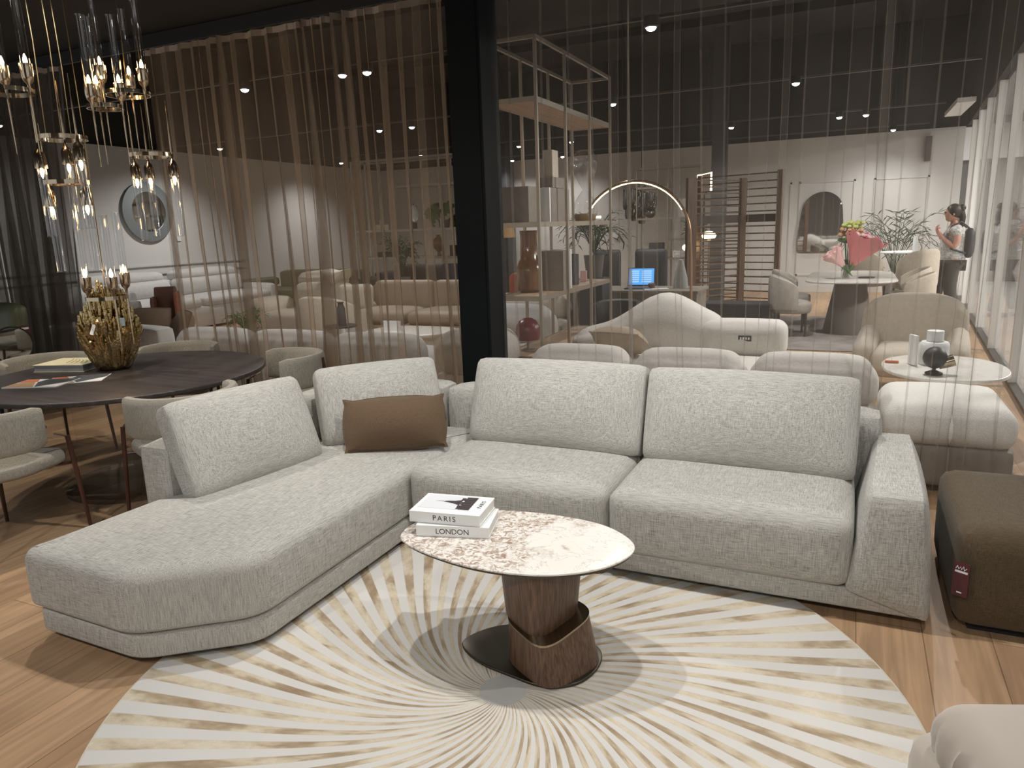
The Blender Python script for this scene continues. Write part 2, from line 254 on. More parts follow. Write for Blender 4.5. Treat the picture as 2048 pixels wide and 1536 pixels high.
# rug: swirling beams of smooth and shaded hide
def rug_mat():
    m, nt, b = newmat('swirl_hide_rug'); L = nt.links
    def mth(op, a, c=None, cl=False):
        n = N(nt, 'ShaderNodeMath', operation=op, use_clamp=cl)
        for i, v in ((0, a), (1, c)):
            if v is None: continue
            if isinstance(v, (int, float)): n.inputs[i].default_value = v
            else: L.new(v, n.inputs[i])
        return n.outputs[0]
    tc = N(nt, 'ShaderNodeTexCoord'); sx = N(nt, 'ShaderNodeSeparateXYZ'); L.new(tc.outputs['Object'], sx.inputs[0])
    X, Y = sx.outputs[0], sx.outputs[1]
    r = mth('SQRT', mth('ADD', mth('MULTIPLY', X, X), mth('MULTIPLY', Y, Y)))
    th = mth('ARCTAN2', Y, X)
    sw = mth('MULTIPLY', mth('EXPONENT', mth('MULTIPLY', r, -1/0.47)), radians(68))
    NB = 66
    ph = mth('MULTIPLY', mth('SUBTRACT', th, sw), NB/(2*pi))
    fr = mth('FRACT', mth('ADD', ph, 200.0))
    idx = mth('FLOOR', mth('ADD', ph, 200.0))
    # stripe mask with soft edge
    d = mth('ABSOLUTE', mth('SUBTRACT', fr, 0.5))
    wn0 = N(nt, 'ShaderNodeTexNoise'); wn0.inputs['Scale'].default_value = 5
    L.new(tc.outputs['Object'], wn0.inputs['Vector'])
    hw = mth('ADD', 0.225, mth('MULTIPLY', wn0.outputs[0], 0.05))
    st = mth('MULTIPLY', mth('SUBTRACT', hw, d), 25.0, True)
    # cell tones along each beam: long patches
    cx = N(nt, 'ShaderNodeCombineXYZ'); L.new(mth('MULTIPLY', idx, 7.31), cx.inputs[0]); L.new(mth('MULTIPLY', r, 4.5), cx.inputs[1]); L.new(fr, cx.inputs[2])
    cn = N(nt, 'ShaderNodeTexNoise'); cn.inputs['Scale'].default_value = 1.0; cn.inputs['Detail'].default_value = 3.0; cn.inputs['Roughness'].default_value = .6; L.new(cx.outputs[0], cn.inputs['Vector'])
    rp = N(nt, 'ShaderNodeValToRGB'); e = rp.color_ramp.elements
    e[0].position = .30; e[0].color = (0.30, 0.22, 0.14, 1); e[1].position = .62; e[1].color = (0.63, 0.56, 0.44, 1)
    k = e.new(.42); k.color = (0.40, 0.315, 0.215, 1); k = e.new(.50); k.color = (0.55, 0.47, 0.35, 1)
    L.new(cn.outputs[0], rp.inputs[0])
    fn = N(nt, 'ShaderNodeTexNoise'); fn.inputs['Scale'].default_value = 55; fn.inputs['Detail'].default_value = 3; fn.inputs['Distortion'].default_value = 1; L.new(tc.outputs['Object'], fn.inputs['Vector'])
    sc = mth('ADD', 0.86, mth('MULTIPLY', fn.outputs[0], 0.28))
    v = N(nt, 'ShaderNodeVectorMath', operation='SCALE'); L.new(rp.outputs[0], v.inputs[0]); L.new(sc, v.inputs['Scale'])
    mx = N(nt, 'ShaderNodeMix', data_type='RGBA'); mx.inputs[6].default_value = (0.62, 0.60, 0.57, 1); L.new(st, mx.inputs[0]); L.new(v.outputs[0], mx.inputs[7])
    # plain disc in the middle and a pale binding
    inn = mth('MULTIPLY', mth('SUBTRACT', 0.086, r), 200.0, True)
    m3 = N(nt, 'ShaderNodeMix', data_type='RGBA'); L.new(inn, m3.inputs[0]); L.new(mx.outputs[2], m3.inputs[6]); m3.inputs[7].default_value = (0.50, 0.49, 0.475, 1)
    rim = mth('MULTIPLY', mth('SUBTRACT', r, 1.350), 300.0, True)
    m4 = N(nt, 'ShaderNodeMix', data_type='RGBA'); L.new(rim, m4.inputs[0]); L.new(m3.outputs[2], m4.inputs[6]); m4.inputs[7].default_value = (0.60, 0.54, 0.44, 1)
    L.new(m4.outputs[2], b.inputs['Base Color']); b.inputs['Roughness'].default_value = 0.75; b.inputs['Specular IOR Level'].default_value = .25
    bp = N(nt, 'ShaderNodeBump'); bp.inputs['Strength'].default_value = .35; bp.inputs['Distance'].default_value = .003
    L.new(mth('ADD', mth('MULTIPLY', fn.outputs[0], .5), st), bp.inputs['Height']); L.new(bp.outputs[0], b.inputs['Normal'])
    return m
M['rug'] = rug_mat()

# ------------------------------------------------------------------ mesh helpers
def T(x=0, y=0, z=0, rx=0, ry=0, rz=0):
    return Matrix.Translation((x, y, z)) @ Euler((radians(rx), radians(ry), radians(rz))).to_matrix().to_4x4()
class MB:
    def __init__(s, mx=None): s.v = []; s.f = []; s.m = []; s.mx = mx
    def add(s, vs, fs, mi=0, mx=None):
        k = len(s.v); A = mx if mx is not None else s.mx
        s.v += [tuple(A @ Vector(p)) if A is not None else tuple(p) for p in vs]
        s.f += [tuple(i+k for i in f) for f in fs]; s.m += [mi]*len(fs); return s
    def box(s, c, d, mi=0, mx=None):
        x, y, z = c; a, b, e = d[0]/2, d[1]/2, d[2]/2
        return s.add([(x+i*a, y+j*b, z+k*e) for i in (-1, 1) for j in (-1, 1) for k in (-1, 1)],
                     [(0, 1, 3, 2), (4, 6, 7, 5), (0, 4, 5, 1), (2, 3, 7, 6), (0, 2, 6, 4), (1, 5, 7, 3)], mi, mx)
    def tube(s, pts, r, n=8, mi=0, mx=None, sq=False):
        P = [Vector(p) for p in pts]; R = r if isinstance(r, (list, tuple)) else [r]*len(P); V = []; Fa = []
        ref = None
        for i, p in enumerate(P):
            t = (P[min(i+1, len(P)-1)]-P[max(i-1, 0)]); t.normalize()
            if ref is None: ref = Vector((1, 0, 0)) if abs(t.x) < .8 else Vector((0, 1, 0))
            a = (ref - t*ref.dot(t)); a.normalize(); ref = a; b = t.cross(a)
            for k in range(n):
                q = 2*pi*(k+(.5 if sq else 0))/n; V.append(p + (a*cos(q)+b*sin(q))*R[i]*(1.414 if sq else 1))
        for i in range(len(P)-1):
            for k in range(n): Fa.append((i*n+k, i*n+(k+1) % n, (i+1)*n+(k+1) % n, (i+1)*n+k))
        Fa.append(tuple(range(n-1, -1, -1))); Fa.append(tuple((len(P)-1)*n+k for k in range(n)))
        return s.add(V, Fa, mi, mx)
    def lathe(s, prof, c=(0, 0, 0), n=24, mi=0, mx=None, fn=None, ring=False):
        V = []; Fa = []
        for r, z in prof:
            for k in range(n):
                q = 2*pi*k/n; rr = r*(fn(q, z) if fn else 1); V.append((c[0]+rr*cos(q), c[1]+rr*sin(q), c[2]+z))
        for i in range(len(prof)-1):
            for k in range(n): Fa.append((i*n+k, i*n+(k+1) % n, (i+1)*n+(k+1) % n, (i+1)*n+k))
        if ring:
            for k in range(n): Fa.append(((len(prof)-1)*n+k, (len(prof)-1)*n+(k+1) % n, (k+1) % n, k))
        if prof[0][0] > 1e-4 and not ring: Fa.append(tuple(range(n-1, -1, -1)))
        if prof[-1][0] > 1e-4 and not ring: Fa.append(tuple((len(prof)-1)*n+k for k in range(n)))
        return s.add(V, Fa, mi, mx)
    def slab(s, out, z0, z1, r=.01, puff=0.0, steps=4, rings=5, mi=0, mx=None, rb=None, bottom=True, sag=None):
        """solid with outline OUT, rounded rim, optionally domed top"""
        n = len(out); rb = r if rb is None else rb; V = []; Fa = []
        area = sum(out[i][0]*out[(i+1) % n][1]-out[(i+1) % n][0]*out[i][1] for i in range(n))
        if area < 0: out = out[::-1]
        cx = sum(p[0] for p in out)/n; cyy = sum(p[1] for p in out)/n; nm = []
        for i in range(n):
            a, c = out[i-1], out[(i+1) % n]; dx, dy = c[0]-a[0], c[1]-a[1]; l = math.hypot(dx, dy) or 1; nm.append((dy/l, -dx/l))
        def ring(off, z): V.extend([(p[0]-q[0]*off, p[1]-q[1]*off, z) for p, q in zip(out, nm)])
        k = 0
        for j in range(steps+1): a = pi/2*j/steps; ring(rb*(1-sin(a)), z0+rb*(1-cos(a))); k += 1
        for j in range(steps+1): a = pi/2*j/steps; ring(r*(1-cos(a)), z1-r+r*sin(a)); k += 1
        base = V[-n:]
        for j in range(1, rings):
            t = 1-j/rings
            V.extend([(cx+(p[0]-cx)*t, cyy+(p[1]-cyy)*t, z1+puff*(1-t*t) if puff else z1) for p in base]); k += 1
        V.append((cx, cyy, z1+puff))
        for i in range(k-1):
            for q in range(n): Fa.append((i*n+q, i*n+(q+1) % n, (i+1)*n+(q+1) % n, (i+1)*n+q))
        for q in range(n): Fa.append(((k-1)*n+q, (k-1)*n+(q+1) % n, k*n))
        if bottom: Fa.append(tuple(range(n-1, -1, -1)))
        if sag: V = [(x, y, z+sag(x, y, z)) for x, y, z in V]
        return s.add(V, Fa, mi, mx)
    def soft(s, c, d, r=.04, bulge=(0, 0, 0), n=(10, 8, 6), mi=0, mx=None, fn=None, pw=2):
        """stuffed cushion: rounded box that swells in the middle of its faces"""
        h = [q/2 for q in d]; r = min([r]+h); idx = {}; V = []; Fa = []
        def pt(u):
            i = [max(-(h[a]-r), min(h[a]-r, u[a]*h[a])) for a in range(3)]; dd = Vector([u[a]*h[a]-i[a] for a in range(3)])
            if dd.length > 1e-9:
                mxx = max(abs(q) for q in dd); dd = dd.normalized()*mxx if mxx < r else dd.normalized()*r
            p = [i[a]+dd[a] for a in range(3)]
            w = [max(0, 1-abs(u[a])**pw) for a in range(3)]
            for a in range(3):
                o = [q for q in range(3) if q != a]; p[a] += u[a]*bulge[a]*w[o[0]]*w[o[1]]
            p = [p[a]+c[a] for a in range(3)]
            return fn(p, u) if fn else p
        def gd(a, N_):  # denser near the rim
            t = -1+2*a/N_; return math.copysign(abs(t)**.8, t) if N_ > 3 else t
        def vid(i, j, k):
            key = (i, j, k)
            if key not in idx: idx[key] = len(V); V.append(pt((gd(i, n[0]), gd(j, n[1]), gd(k, n[2]))))
            return idx[key]
        for k, rev in ((0, 1), (n[2], 0)):
            for i in range(n[0]):
                for j in range(n[1]):
                    q = (vid(i, j, k), vid(i+1, j, k), vid(i+1, j+1, k), vid(i, j+1, k)); Fa.append(q[::-1] if rev else q)
        for j, rev in ((0, 0), (n[1], 1)):
            for i in range(n[0]):
                for k in range(n[2]):
                    q = (vid(i, j, k), vid(i+1, j, k), vid(i+1, j, k+1), vid(i, j, k+1)); Fa.append(q[::-1] if rev else q)
        for i, rev in ((0, 1), (n[0], 0)):
            for j in range(n[1]):
                for k in range(n[2]):
                    q = (vid(i, j, k), vid(i, j+1, k), vid(i, j+1, k+1), vid(i, j, k+1)); Fa.append(q[::-1] if rev else q)
        return s.add(V, Fa, mi, mx)
    def sweep(s, path, sec, mi=0, mx=None, closed=False):
        """section (normal offset, z) carried along a flat path"""
        n = len(path); V = []; Fa = []
        for i, p in enumerate(path):
            a, c = (path[i-1] if (i or closed) else p), (path[(i+1) % n] if (i < n-1 or closed) else p); dx, dy = c[0]-a[0], c[1]-a[1]; l = math.hypot(dx, dy) or 1
            nx, ny = dy/l, -dx/l
            sc = sec(i/(n-1)) if callable(sec) else sec; m = len(sc)
            V.extend([(p[0]+nx*o, p[1]+ny*o, z) for o, z in sc])
        for i in range(n if closed else n-1):
            for k in range(m):
                j = (i+1) % n; Fa.append((i*m+k, i*m+(k+1) % m, j*m+(k+1) % m, j*m+k))
        if not closed: Fa.append(tuple(range(m-1, -1, -1))); Fa.append(tuple((n-1)*m+k for k in range(m)))
        return s.add(V, Fa, mi, mx)
    def ball(s, c, r, mi=0, n=12, sc=(1, 1, 1), mx=None):
        prof = [(r*sin(pi*i/n*1.0), -r*cos(pi*i/n)) for i in range(n+1)]; k = len(s.v); A = s.mx; s.mx = None
        s.lathe([(max(a, 1e-5), b) for a, b in prof], n=n+4, mi=mi); s.mx = A; B = mx if mx is not None else A
        for i in range(k, len(s.v)):
            p = Vector((s.v[i][0]*sc[0]+c[0], s.v[i][1]*sc[1]+c[1], s.v[i][2]*sc[2]+c[2])); s.v[i] = tuple(B @ p if B is not None else p)
        return s
    def build(s, name, mats, parent=None, smooth=40, bevel=0, sub=0):
        me = bpy.data.meshes.new(name); me.from_pydata(s.v, [], s.f)
        for q in (mats if isinstance(mats, (list, tuple)) else [mats]): me.materials.append(M[q] if isinstance(q, str) else q)
        for p, q in zip(me.polygons, s.m): p.material_index = q
        import bmesh
        bm = bmesh.new(); bm.from_mesh(me); bmesh.ops.recalc_face_normals(bm, faces=bm.faces); bm.to_mesh(me); bm.free()
        if smooth:
            me.polygons.foreach_set('use_smooth', [True]*len(me.polygons)); me.set_sharp_from_angle(angle=radians(smooth))
        o = bpy.data.objects.new(name, me); COL.objects.link(o)
        if parent is not None: o.parent = parent
        if bevel:
            q = o.modifiers.new('bevel', 'BEVEL'); q.width = bevel; q.segments = 2; q.limit_method = 'ANGLE'
        if sub:
            q = o.modifiers.new('sub', 'SUBSURF'); q.levels = sub; q.render_levels = sub
        return o
def tag(o, label=None, cat=None, group=None, kind=None):
    for k, v in (('label', label), ('category', cat), ('group', group), ('kind', kind)):
        if v: o[k] = v
    return o
def thing(name, label, cat, loc=(0, 0, 0), rz=0, group=None):
    o = bpy.data.objects.new(name, None); COL.objects.link(o); o.location = loc; o.rotation_euler = (0, 0, radians(rz)); o.empty_display_size = .1
    return tag(o, label, cat, group)
def copy_tree(o, loc=None, rz=None, label=None, parent=None, kids=None):
    kids = kids or {}
    c = o.copy(); COL.objects.link(c)
    if parent is not None: c.parent = parent
    if loc is not None: c.location = loc
    if rz is not None: c.rotation_euler = (0, 0, radians(rz))
    if label: c['label'] = label
    for ch in [x for x in list(bpy.data.objects) if x.parent == o]: copy_tree(ch, parent=c)
    return c
def struct(o): o['kind'] = 'structure'; return o
def rrect(w, d, r, n=5, cx=0, cy_=0):
    P = []
    for sx, sy, a0 in ((1, 1, 0), (-1, 1, 90), (-1, -1, 180), (1, -1, 270)):
        for k in range(n+1):
            a = radians(a0+90*k/n); P.append((cx+sx*(w/2-r)+r*cos(a), cy_+sy*(d/2-r)+r*sin(a)))
    return P
def selip(a, b, p=2.0, n=48, cx=0, cy_=0, rot=0, egg=0):
    P = []
    for k in range(n):
        t = 2*pi*k/n; x = a*math.copysign(abs(cos(t))**(2/p), cos(t)); y = b*math.copysign(abs(sin(t))**(2/p), sin(t))*(1+egg*x/a)
        c, s_ = cos(radians(rot)), sin(radians(rot)); P.append((cx+x*c-y*s_, cy_+x*s_+y*c))
    return P
def fillet(pts, rs, n=6):
    P = []; m = len(pts)
    for i, p in enumerate(pts):
        r = rs[i] if isinstance(rs, (list, tuple)) else rs; p = Vector(p); a = (Vector(pts[i-1])-p); c = (Vector(pts[(i+1) % m])-p)
        r1 = min(r, a.length*.48, c.length*.48); a = p+a.normalized()*r1; c = p+c.normalized()*r1
        for k in range(n+1):
            t = k/n; P.append(tuple(a*(1-t)**2+p*2*t*(1-t)+c*t*t))
    return P
def resample(pts, step):
    P = []; n = len(pts)
    for i in range(n):
        a, c = Vector(pts[i]), Vector(pts[(i+1) % n]); k = max(1, int((c-a).length/step))
        for j in range(k): P.append(tuple(a.lerp(c, j/k)))
    return P
def letters(txt, size, depth, mx, name, parent, material='ink', spacing=1.0, align='CENTER'):
    cu = bpy.data.curves.new(name, 'FONT'); cu.body = txt; cu.size = size; cu.extrude = depth; cu.align_x = align; cu.align_y = 'CENTER'; cu.space_character = spacing
    t = bpy.data.objects.new(name+'_tmp', cu); COL.objects.link(t)
    me = bpy.data.meshes.new_from_object(t); bpy.data.objects.remove(t); me.transform(mx); me.materials.clear(); me.materials.append(M[material])
    o = bpy.data.objects.new(name, me); COL.objects.link(o); o.parent = parent; return o

# ================================================================== SETTING
def spot_lamp(i, x, y, w, ax, ay, cone, warm):
    hk = i < 8
    t = thing('ceiling_spotlight', SPL[i], 'ceiling light', (x, y, CEIL), 0, None)
    b = MB(); b.lathe([(.062, 0), (.062, -.075), (.046, -.085), (.046, -.03), (.0001, -.03)], n=20); b.build('housing', 'black', t)
    l = MB(); l.lathe([(.0001, .0), (.043, .0), (.043, -.016), (.034, -.034), (.018, -.042), (.0001, -.044)], (0, 0, -.066), n=16); l.build('lens', 'lens', t)
    d = bpy.data.lights.new('spot_beam', 'SPOT'); d.energy = w*LK; d.spot_size = radians(cone if hk else 125); d.spot_blend = .45 if hk else 1.0; d.shadow_soft_size = .035
    d.color = (1, .93, .83) if warm else (1, .975, .94)
    o = bpy.data.objects.new('spot_beam', d); COL.objects.link(o); o.parent = t; o.location = (0, 0, -.135)
    v = Vector((ax-x, ay-y, -CEIL+.1)); o.rotation_euler = v.to_track_quat('-Z', 'Y').to_euler()
LK = 1.42
SPL = ['round black ceiling spotlight above the marble coffee table', 'round black ceiling spotlight above the corner of the sectional sofa',
 'round black ceiling spotlight above the square brown pouf', 'round black ceiling spotlight above the round dark dining table',
 'round black ceiling spotlight above the chair at the far side of the dining table', 'round black ceiling spotlight in front of the long sofa side, above the rug edge',
 'round black ceiling spotlight in front of the open end of the chaise', 'round black ceiling spotlight above the blush chair',
 'large bright ceiling disc light seen through the brown curtain', 'tilted bright ceiling disc beside the large one behind the brown curtain',
 'thin sliver of a ceiling spotlight high behind the brown curtain', 'bright oval ceiling spotlight at the top behind the sheer curtain',
 'brightest starry ceiling spotlight behind the sheer curtain', 'ceiling spotlight over the white tufted ottoman', 'ceiling spotlight above the beige sofa next to the column',
 'oblong ceiling spotlight above the round-backed armchair', 'small slanted ceiling spotlight near the round wall mirror', 'ceiling spotlight washing the left wall over the sofa there',
 'tiny ceiling spotlight just above the shelf frame next to the column', 'tiny slanted ceiling spotlight over the far left corner', 'bright ceiling spotlight above the marble dining table with flowers',
 'ceiling spotlight just beside the one above the flower table', 'lowest ceiling spotlight, touching the top of the pale back wall', 'ceiling spotlight between the tall shelf frame and the far dark pillar',
 'ceiling spotlight beside the upright of the tall shelf frame, above the hourglass', 'ceiling spotlight just above the neck of the hourglass', 'starry ceiling spotlight over the stacked boxes on the shelf', 'twin ceiling spotlight seen through the tall shelf frame',
 'ceiling spotlight above the desk with the laptop']
for i, a in enumerate(SPOTS): spot_lamp(i, *a)

FP = [(-11.4, -5.5), (2.86, -5.5), (4.02, 14.42), (-11.4, 14.42)]
def plate(z0, z1): return MB().add([(x, y, z) for z in (z0, z1) for x, y in FP], [(3, 2, 1, 0), (4, 5, 6, 7), (0, 1, 5, 4), (1, 2, 6, 5), (2, 3, 7, 6), (3, 0, 4, 7)])
struct(plate(-.1, 0).build('floor', 'floor', smooth=0))
# far corner of the shop: window line runs from (3.35, 3.3) to (4.0, 14.0)
def xw(y): return 2.86+1.16*(y+5.5)/19.92
def plate2(y0, y1, z0, z1): return MB().add([(x, y, z) for z in (z0, z1) for x, y in ((-11.4, y0), (xw(y0), y0), (xw(y1), y1), (-11.4, y1))], [(3, 2, 1, 0), (4, 5, 6, 7), (0, 1, 5, 4), (1, 2, 6, 5), (2, 3, 7, 6), (3, 0, 4, 7)])
b = plate2(-5.5, 1.78, CEIL+.01, CEIL+.11); q = plate2(1.78, 1.88, CEIL+.01, 5.3); b.add(q.v, q.f); q = plate2(1.88, 14.45, 5.3, 5.4); b.add(q.v, q.f)
for k in range(3): q = plate2(4.6+3.6*k, 4.9+3.6*k, 5.15, 5.3); b.add(q.v, q.f)
struct(b.build('ceiling', 'ceil', smooth=0))
struct(MB().box((-3.4, 14.42, 4.28), (15, .1, 2.1)).box((-10.0, 8.1, 4.28), (.1, 12.6, 2.1)).build('trim_4', 'ceil', smooth=0))
b = MB()
for y in (3.43, 7.02, 10.58, 13.35):
    b.box((-3.3, y, CEIL+.012), (13.0, .035, .024))
    for x in (-8, -4.4, -.9, 2.6): b.box((x, y, 4.28), (.012, .012, 2.05))
struct(b.build('trim_1', 'dark_steel', smooth=0))
def wall_frame(b, p0, p1, z0, z1, w=.035, d=.02, axis='x', at=0):
    def bar(a0, a1, c0, c1):
        m = ((a0+a1)/2, (c0+c1)/2); s_ = (abs(a1-a0), abs(c1-c0))
        b.box((m[0], at, m[1]) if axis == 'x' else (at, m[0], m[1]), (s_[0], d, s_[1]) if axis == 'x' else (d, s_[0], s_[1]))
    bar(p0, p1, z0, z0+w); bar(p0, p1, z1-w, z1); bar(p0, p0+w, z0, z1); bar(p1-w, p1, z0, z1)
struct(MB().box((.8, -5.55, 1.62), (4.6, .1, 3.25)).build('added_mirror_panel', mat('dark_panel', (.20, .195, .19), .8), smooth=0))  # unseen panel added behind the camera so the mirrors reflect something dark
struct(MB().box((-3.15, 14.37, 1.62), (14.1, .1, 3.25)).build('wall_back', 'wall', smooth=0))
struct(MB().box((-9.95, 7.2, 1.62), (.1, 14.4, 3.25)).build('wall_left', 'wall', smooth=0))
b = MB()
for x0, x1 in ((-.2, .75), (.75+.15, 2.0), (2.35, 3.35)): wall_frame(b, x0, x1, .35, 2.35, at=14.31, axis='x')
b.box((1.5, 14.3, .06), (4.8, .03, .12))
struct(b.build('trim_2', 'wall', smooth=0))
b = MB()
for z in (.99, 1.14): b.box((-9.885, 5.5, z), (.03, 7.0, .035))
b.box((-9.885, 5.5, .06), (.03, 7, .12)); b.box((-9.885, 9.0, 1.065), (.03, .035, .18))
struct(b.build('trim_3', 'wall', smooth=0))
# blue-black steel column
c = tag(MB().box((-.31, 1.53, CEIL/2), (.235, .26, CEIL)).box((-.215, 1.40, CEIL/2), (.006, .01, CEIL)).build('column', 'column', smooth=0, bevel=.004), kind='structure')
# the far dark pillar
tag(MB().box((-.44, 12.15, 2.65), (.28, .2, 5.3)).build('column', 'charcoal', smooth=0), kind='structure')
tag(MB().box((-6.0, 13.9, 2.65), (.45, .45, 5.3)).build('column', 'charcoal', smooth=0), kind='structure')
# shop window on the right: white mullions, glass, dark sill, mall beyond
wr = bpy.data.objects.new('window_1', None); COL.objects.link(wr); struct(wr)
W0, W1 = Vector((2.92, -4.0)), Vector((3.98, 14.25))
def wp(t): return W0.lerp(W1, t)
ang = math.degrees(math.atan2(W1.y-W0.y, W1.x-W0.x))
wl = (W1-W0).length
def wbox(b, t0, t1, z0, z1, th, off=0):
    p, q = wp(t0), wp(t1); m = (p+q)/2; l = (q-p).length; b.box((0, 0, 0), (l, th, z1-z0), mx=T(m.x+off, m.y, (z0+z1)/2, rz=ang))
for t in (.06, .22, .36, .49, .60, .70, .79, .87, .95):
    b = MB(); wbox(b, t-.0018, t+.0018, 0.02, 3.25, .07); b.build('mullion', 'whiteframe' if 'whiteframe' in M else 'white', wr, smooth=0)
b = MB(); wbox(b, 0, 1, 0, .035, .07); b.build('sill', 'dark_steel', wr, smooth=0)
b = MB(); wbox(b, 0, 1, .03, 3.25, .012, .02); b.build('pane', 'acrylic', wr, smooth=0)
b = MB(); wbox(b, 0, 1, 3.25, 5.3, .12); b.build('header', 'ceil', wr, smooth=0)
b = MB(); b.box((8.4, 6.5, -.035), (11.2, 23, .06)); b.build('mall_floor', 'tile', smooth=0)['kind'] = 'structure'
b = MB(); b.box((12, 9, 1.4), (.2, 18, 2.8)); b.box((8, 17.2, 1.4), (8, .2, 2.8)); b.build('wall_mall', 'mallwall' if 'mallwall' in M else 'charcoal', smooth=0)['kind'] = 'structure'
b = MB(); b.box((8.2, 6.5, 3.7), (8.6, 22, .1)); b.box((11.8, 9, 3.2), (.3, 18, .9)); b.box((8, 17.0, 3.2), (8, .3, .9)); b.build('ceiling_mall', 'wall', smooth=0)['kind'] = 'structure'
for k, (x, y) in enumerate(((6.3, 6.0), (6.6, 10.0), (6.9, 14.2))):
    d = bpy.data.lights.new('mall_downlight', 'AREA'); d.shape = 'DISK'; d.size = .5; d.energy = 260; d.color = (1, .98, .95)
    t = thing('mall_downlight', ['round recessed light in the mall ceiling nearest to the big shop window end', 'round recessed light in the mall ceiling outside the middle of the window', 'round recessed light in the mall ceiling beyond the far end of the window'][k], 'ceiling light', (x, y, 3.64))
    MB().lathe([(.0001, 0), (.25, 0), (.27, -.01), (.27, .01), (.0001, .01)], n=24).build('lens', 'lens', t)
    o = bpy.data.objects.new('downlight_beam', d); COL.objects.link(o); o.parent = t; o.location = (0, 0, -.03)
struct(MB().box((3.30, 9.8, 3.08), (.22, 1.6, .06)).build('trim_5', 'wall', smooth=0))
# curtain tracks
b = MB().box((-3.15, 1.62, CEIL-.045), (5.4, .07, .08)).box((-3.15, 1.60, CEIL-.09), (5.4, .025, .03))
tag(b.build('curtain_track', 'track', smooth=0), 'black ceiling track from which the brown curtain hangs', 'curtain track')
b = MB().box((1.68, 1.62, CEIL-.045), (3.5, .07, .08))
tag(b.build('curtain_track', 'track', smooth=0), 'black ceiling track above the pale sheer curtain', 'curtain track')

# sheer curtains: pleated cloth, gathered at the heading
def curtain(x0, x1, y, z0, z1, n, seed, amp, pitch, label, mat_, gather=0.45, hem=True, xb=(0, 0), irregular=.6, name='sheer_curtain'):
    rd = random.Random(seed); W = x1-x0; ks = []; x = 0
    while x < W: p = pitch*(1+irregular*(rd.random()*2-1)); big = rd.random() < .13; p *= .6 if big else 1; ks.append((x, p, (1.7 if big else rd.uniform(.35, 1.0))*amp, rd.uniform(-.4, .4))); x += p
    nz_ = 14; V = []; Fa = []; cnt = 0
    cols = []
    for (xs, p, a, sk) in ks:
        for k in range(n):
            t = k/n
            yy = a*sin(2*pi*t); xo = p*(t+.10*sk*sin(2*pi*t)+.12*sin(4*pi*t)*rd.choice((1, 1, 1)))
            cols.append((xs+xo, yy))
    nc = len(cols); ph = [rd.uniform(0, 6) for _ in range(6)]
    for j in range(nz_+1):
        tz = j/nz_; z = z0+(z1-z0)*tz; g = 1-(1-gather)*tz**3
        for (cx, cyy) in cols:
            u = cx/W; drift = .035*sin(7*u+ph[0]+1.3*(1-tz))*(1-tz)+.02*sin(23*u+ph[1]+2.1*(1-tz))*(1-tz)+.012*sin(61*u+ph[2]+3*(1-tz))*(1-tz)
            V.append((x0+cx+drift*1.2+xb[0]*(1-tz)*(1-u)+xb[1]*(1-tz)*u, y+cyy*g*(1+.25*sin(5*u*3+tz*3+ph[3]))+.01*sin(9*u+tz*4), z))
    for j in range(nz_):
        for i in range(nc-1): Fa.append((j*nc+i, j*nc+i+1, (j+1)*nc+i+1, (j+1)*nc+i))
    t = thing(name, label, 'curtain', (0, 0, 0))
    b = MB(); b.add(V, Fa); b.build('voile', mat_, t, smooth=80)
    if hem:
        b = MB(); hv = [(V[nz_*nc+i][0], V[nz_*nc+i][1], z) for z in (z1-.045, z1) for i in range(nc)]; b.add(hv, [(i, i+1, nc+i+1, nc+i) for i in range(nc-1)])
        b.build('heading_tape', 'hem', t, smooth=80)
    return t
curtain(-3.38, -.62, 1.60, .03, 3.135, 12, 5, .060, .115, 'brown pleated sheer curtain hanging between the opening and the black column', 'sheer_brown', xb=(0, .06), irregular=.7)
curtain(-5.95, -4.50, 1.60, .03, 3.15, 10, 11, .085, .10, 'dark grey gathered sheer curtain behind the round dining table, left of the opening', 'sheer_grey', xb=(0, -.25), irregular=.6)
curtain(-.17, 3.30, 1.60, .03, 3.20, 10, 23, .045, .26, 'wide pale grey sheer curtain right of the black column, behind the long sofa', 'sheer_taupe', hem=False, irregular=.75)

# ================================================================== SECTIONAL SOFA
sofa = thing('sectional_sofa', 'large pale grey woven corner sofa with an angled chaise end, around the marble table', 'sofa', (0, 0, 0))
ch = fillet([(-.955, -1.355), (-.355, -1.365), (.0, -1.09), (.0, .93), (-.98, .93)], [.05, .07, .08, .03, .03], 6)
MB().slab(resample(ch, .09), .04, .148, .028, steps=4, rings=2, rb=.012).build('base', 'sofa', sofa)
MB().slab(rrect(2.36, 1.0, .03, cx=1.185, cy_=.50), .04, .132, .012, steps=3, rings=2).build('base', 'sofa', sofa)
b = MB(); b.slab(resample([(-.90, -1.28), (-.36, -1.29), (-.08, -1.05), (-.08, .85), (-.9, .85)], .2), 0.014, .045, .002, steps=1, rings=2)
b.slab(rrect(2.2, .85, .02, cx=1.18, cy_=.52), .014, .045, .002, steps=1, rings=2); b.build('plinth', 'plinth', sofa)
cu = fillet([(-.975, -1.375), (-.355, -1.39), (.018, -1.10), (.006, -.01), (.07, .83), (-.85, .83), (-.85, -.70), (-.93, -.72)], [.05, .08, .10, .04, .03, .05, .02, .04], 7)
MB().slab(resample(cu, .06), 0.15, .405, .06, puff=.026, steps=7, rings=9, rb=.03).build('seat_cushion', 'sofa', sofa, sub=0)
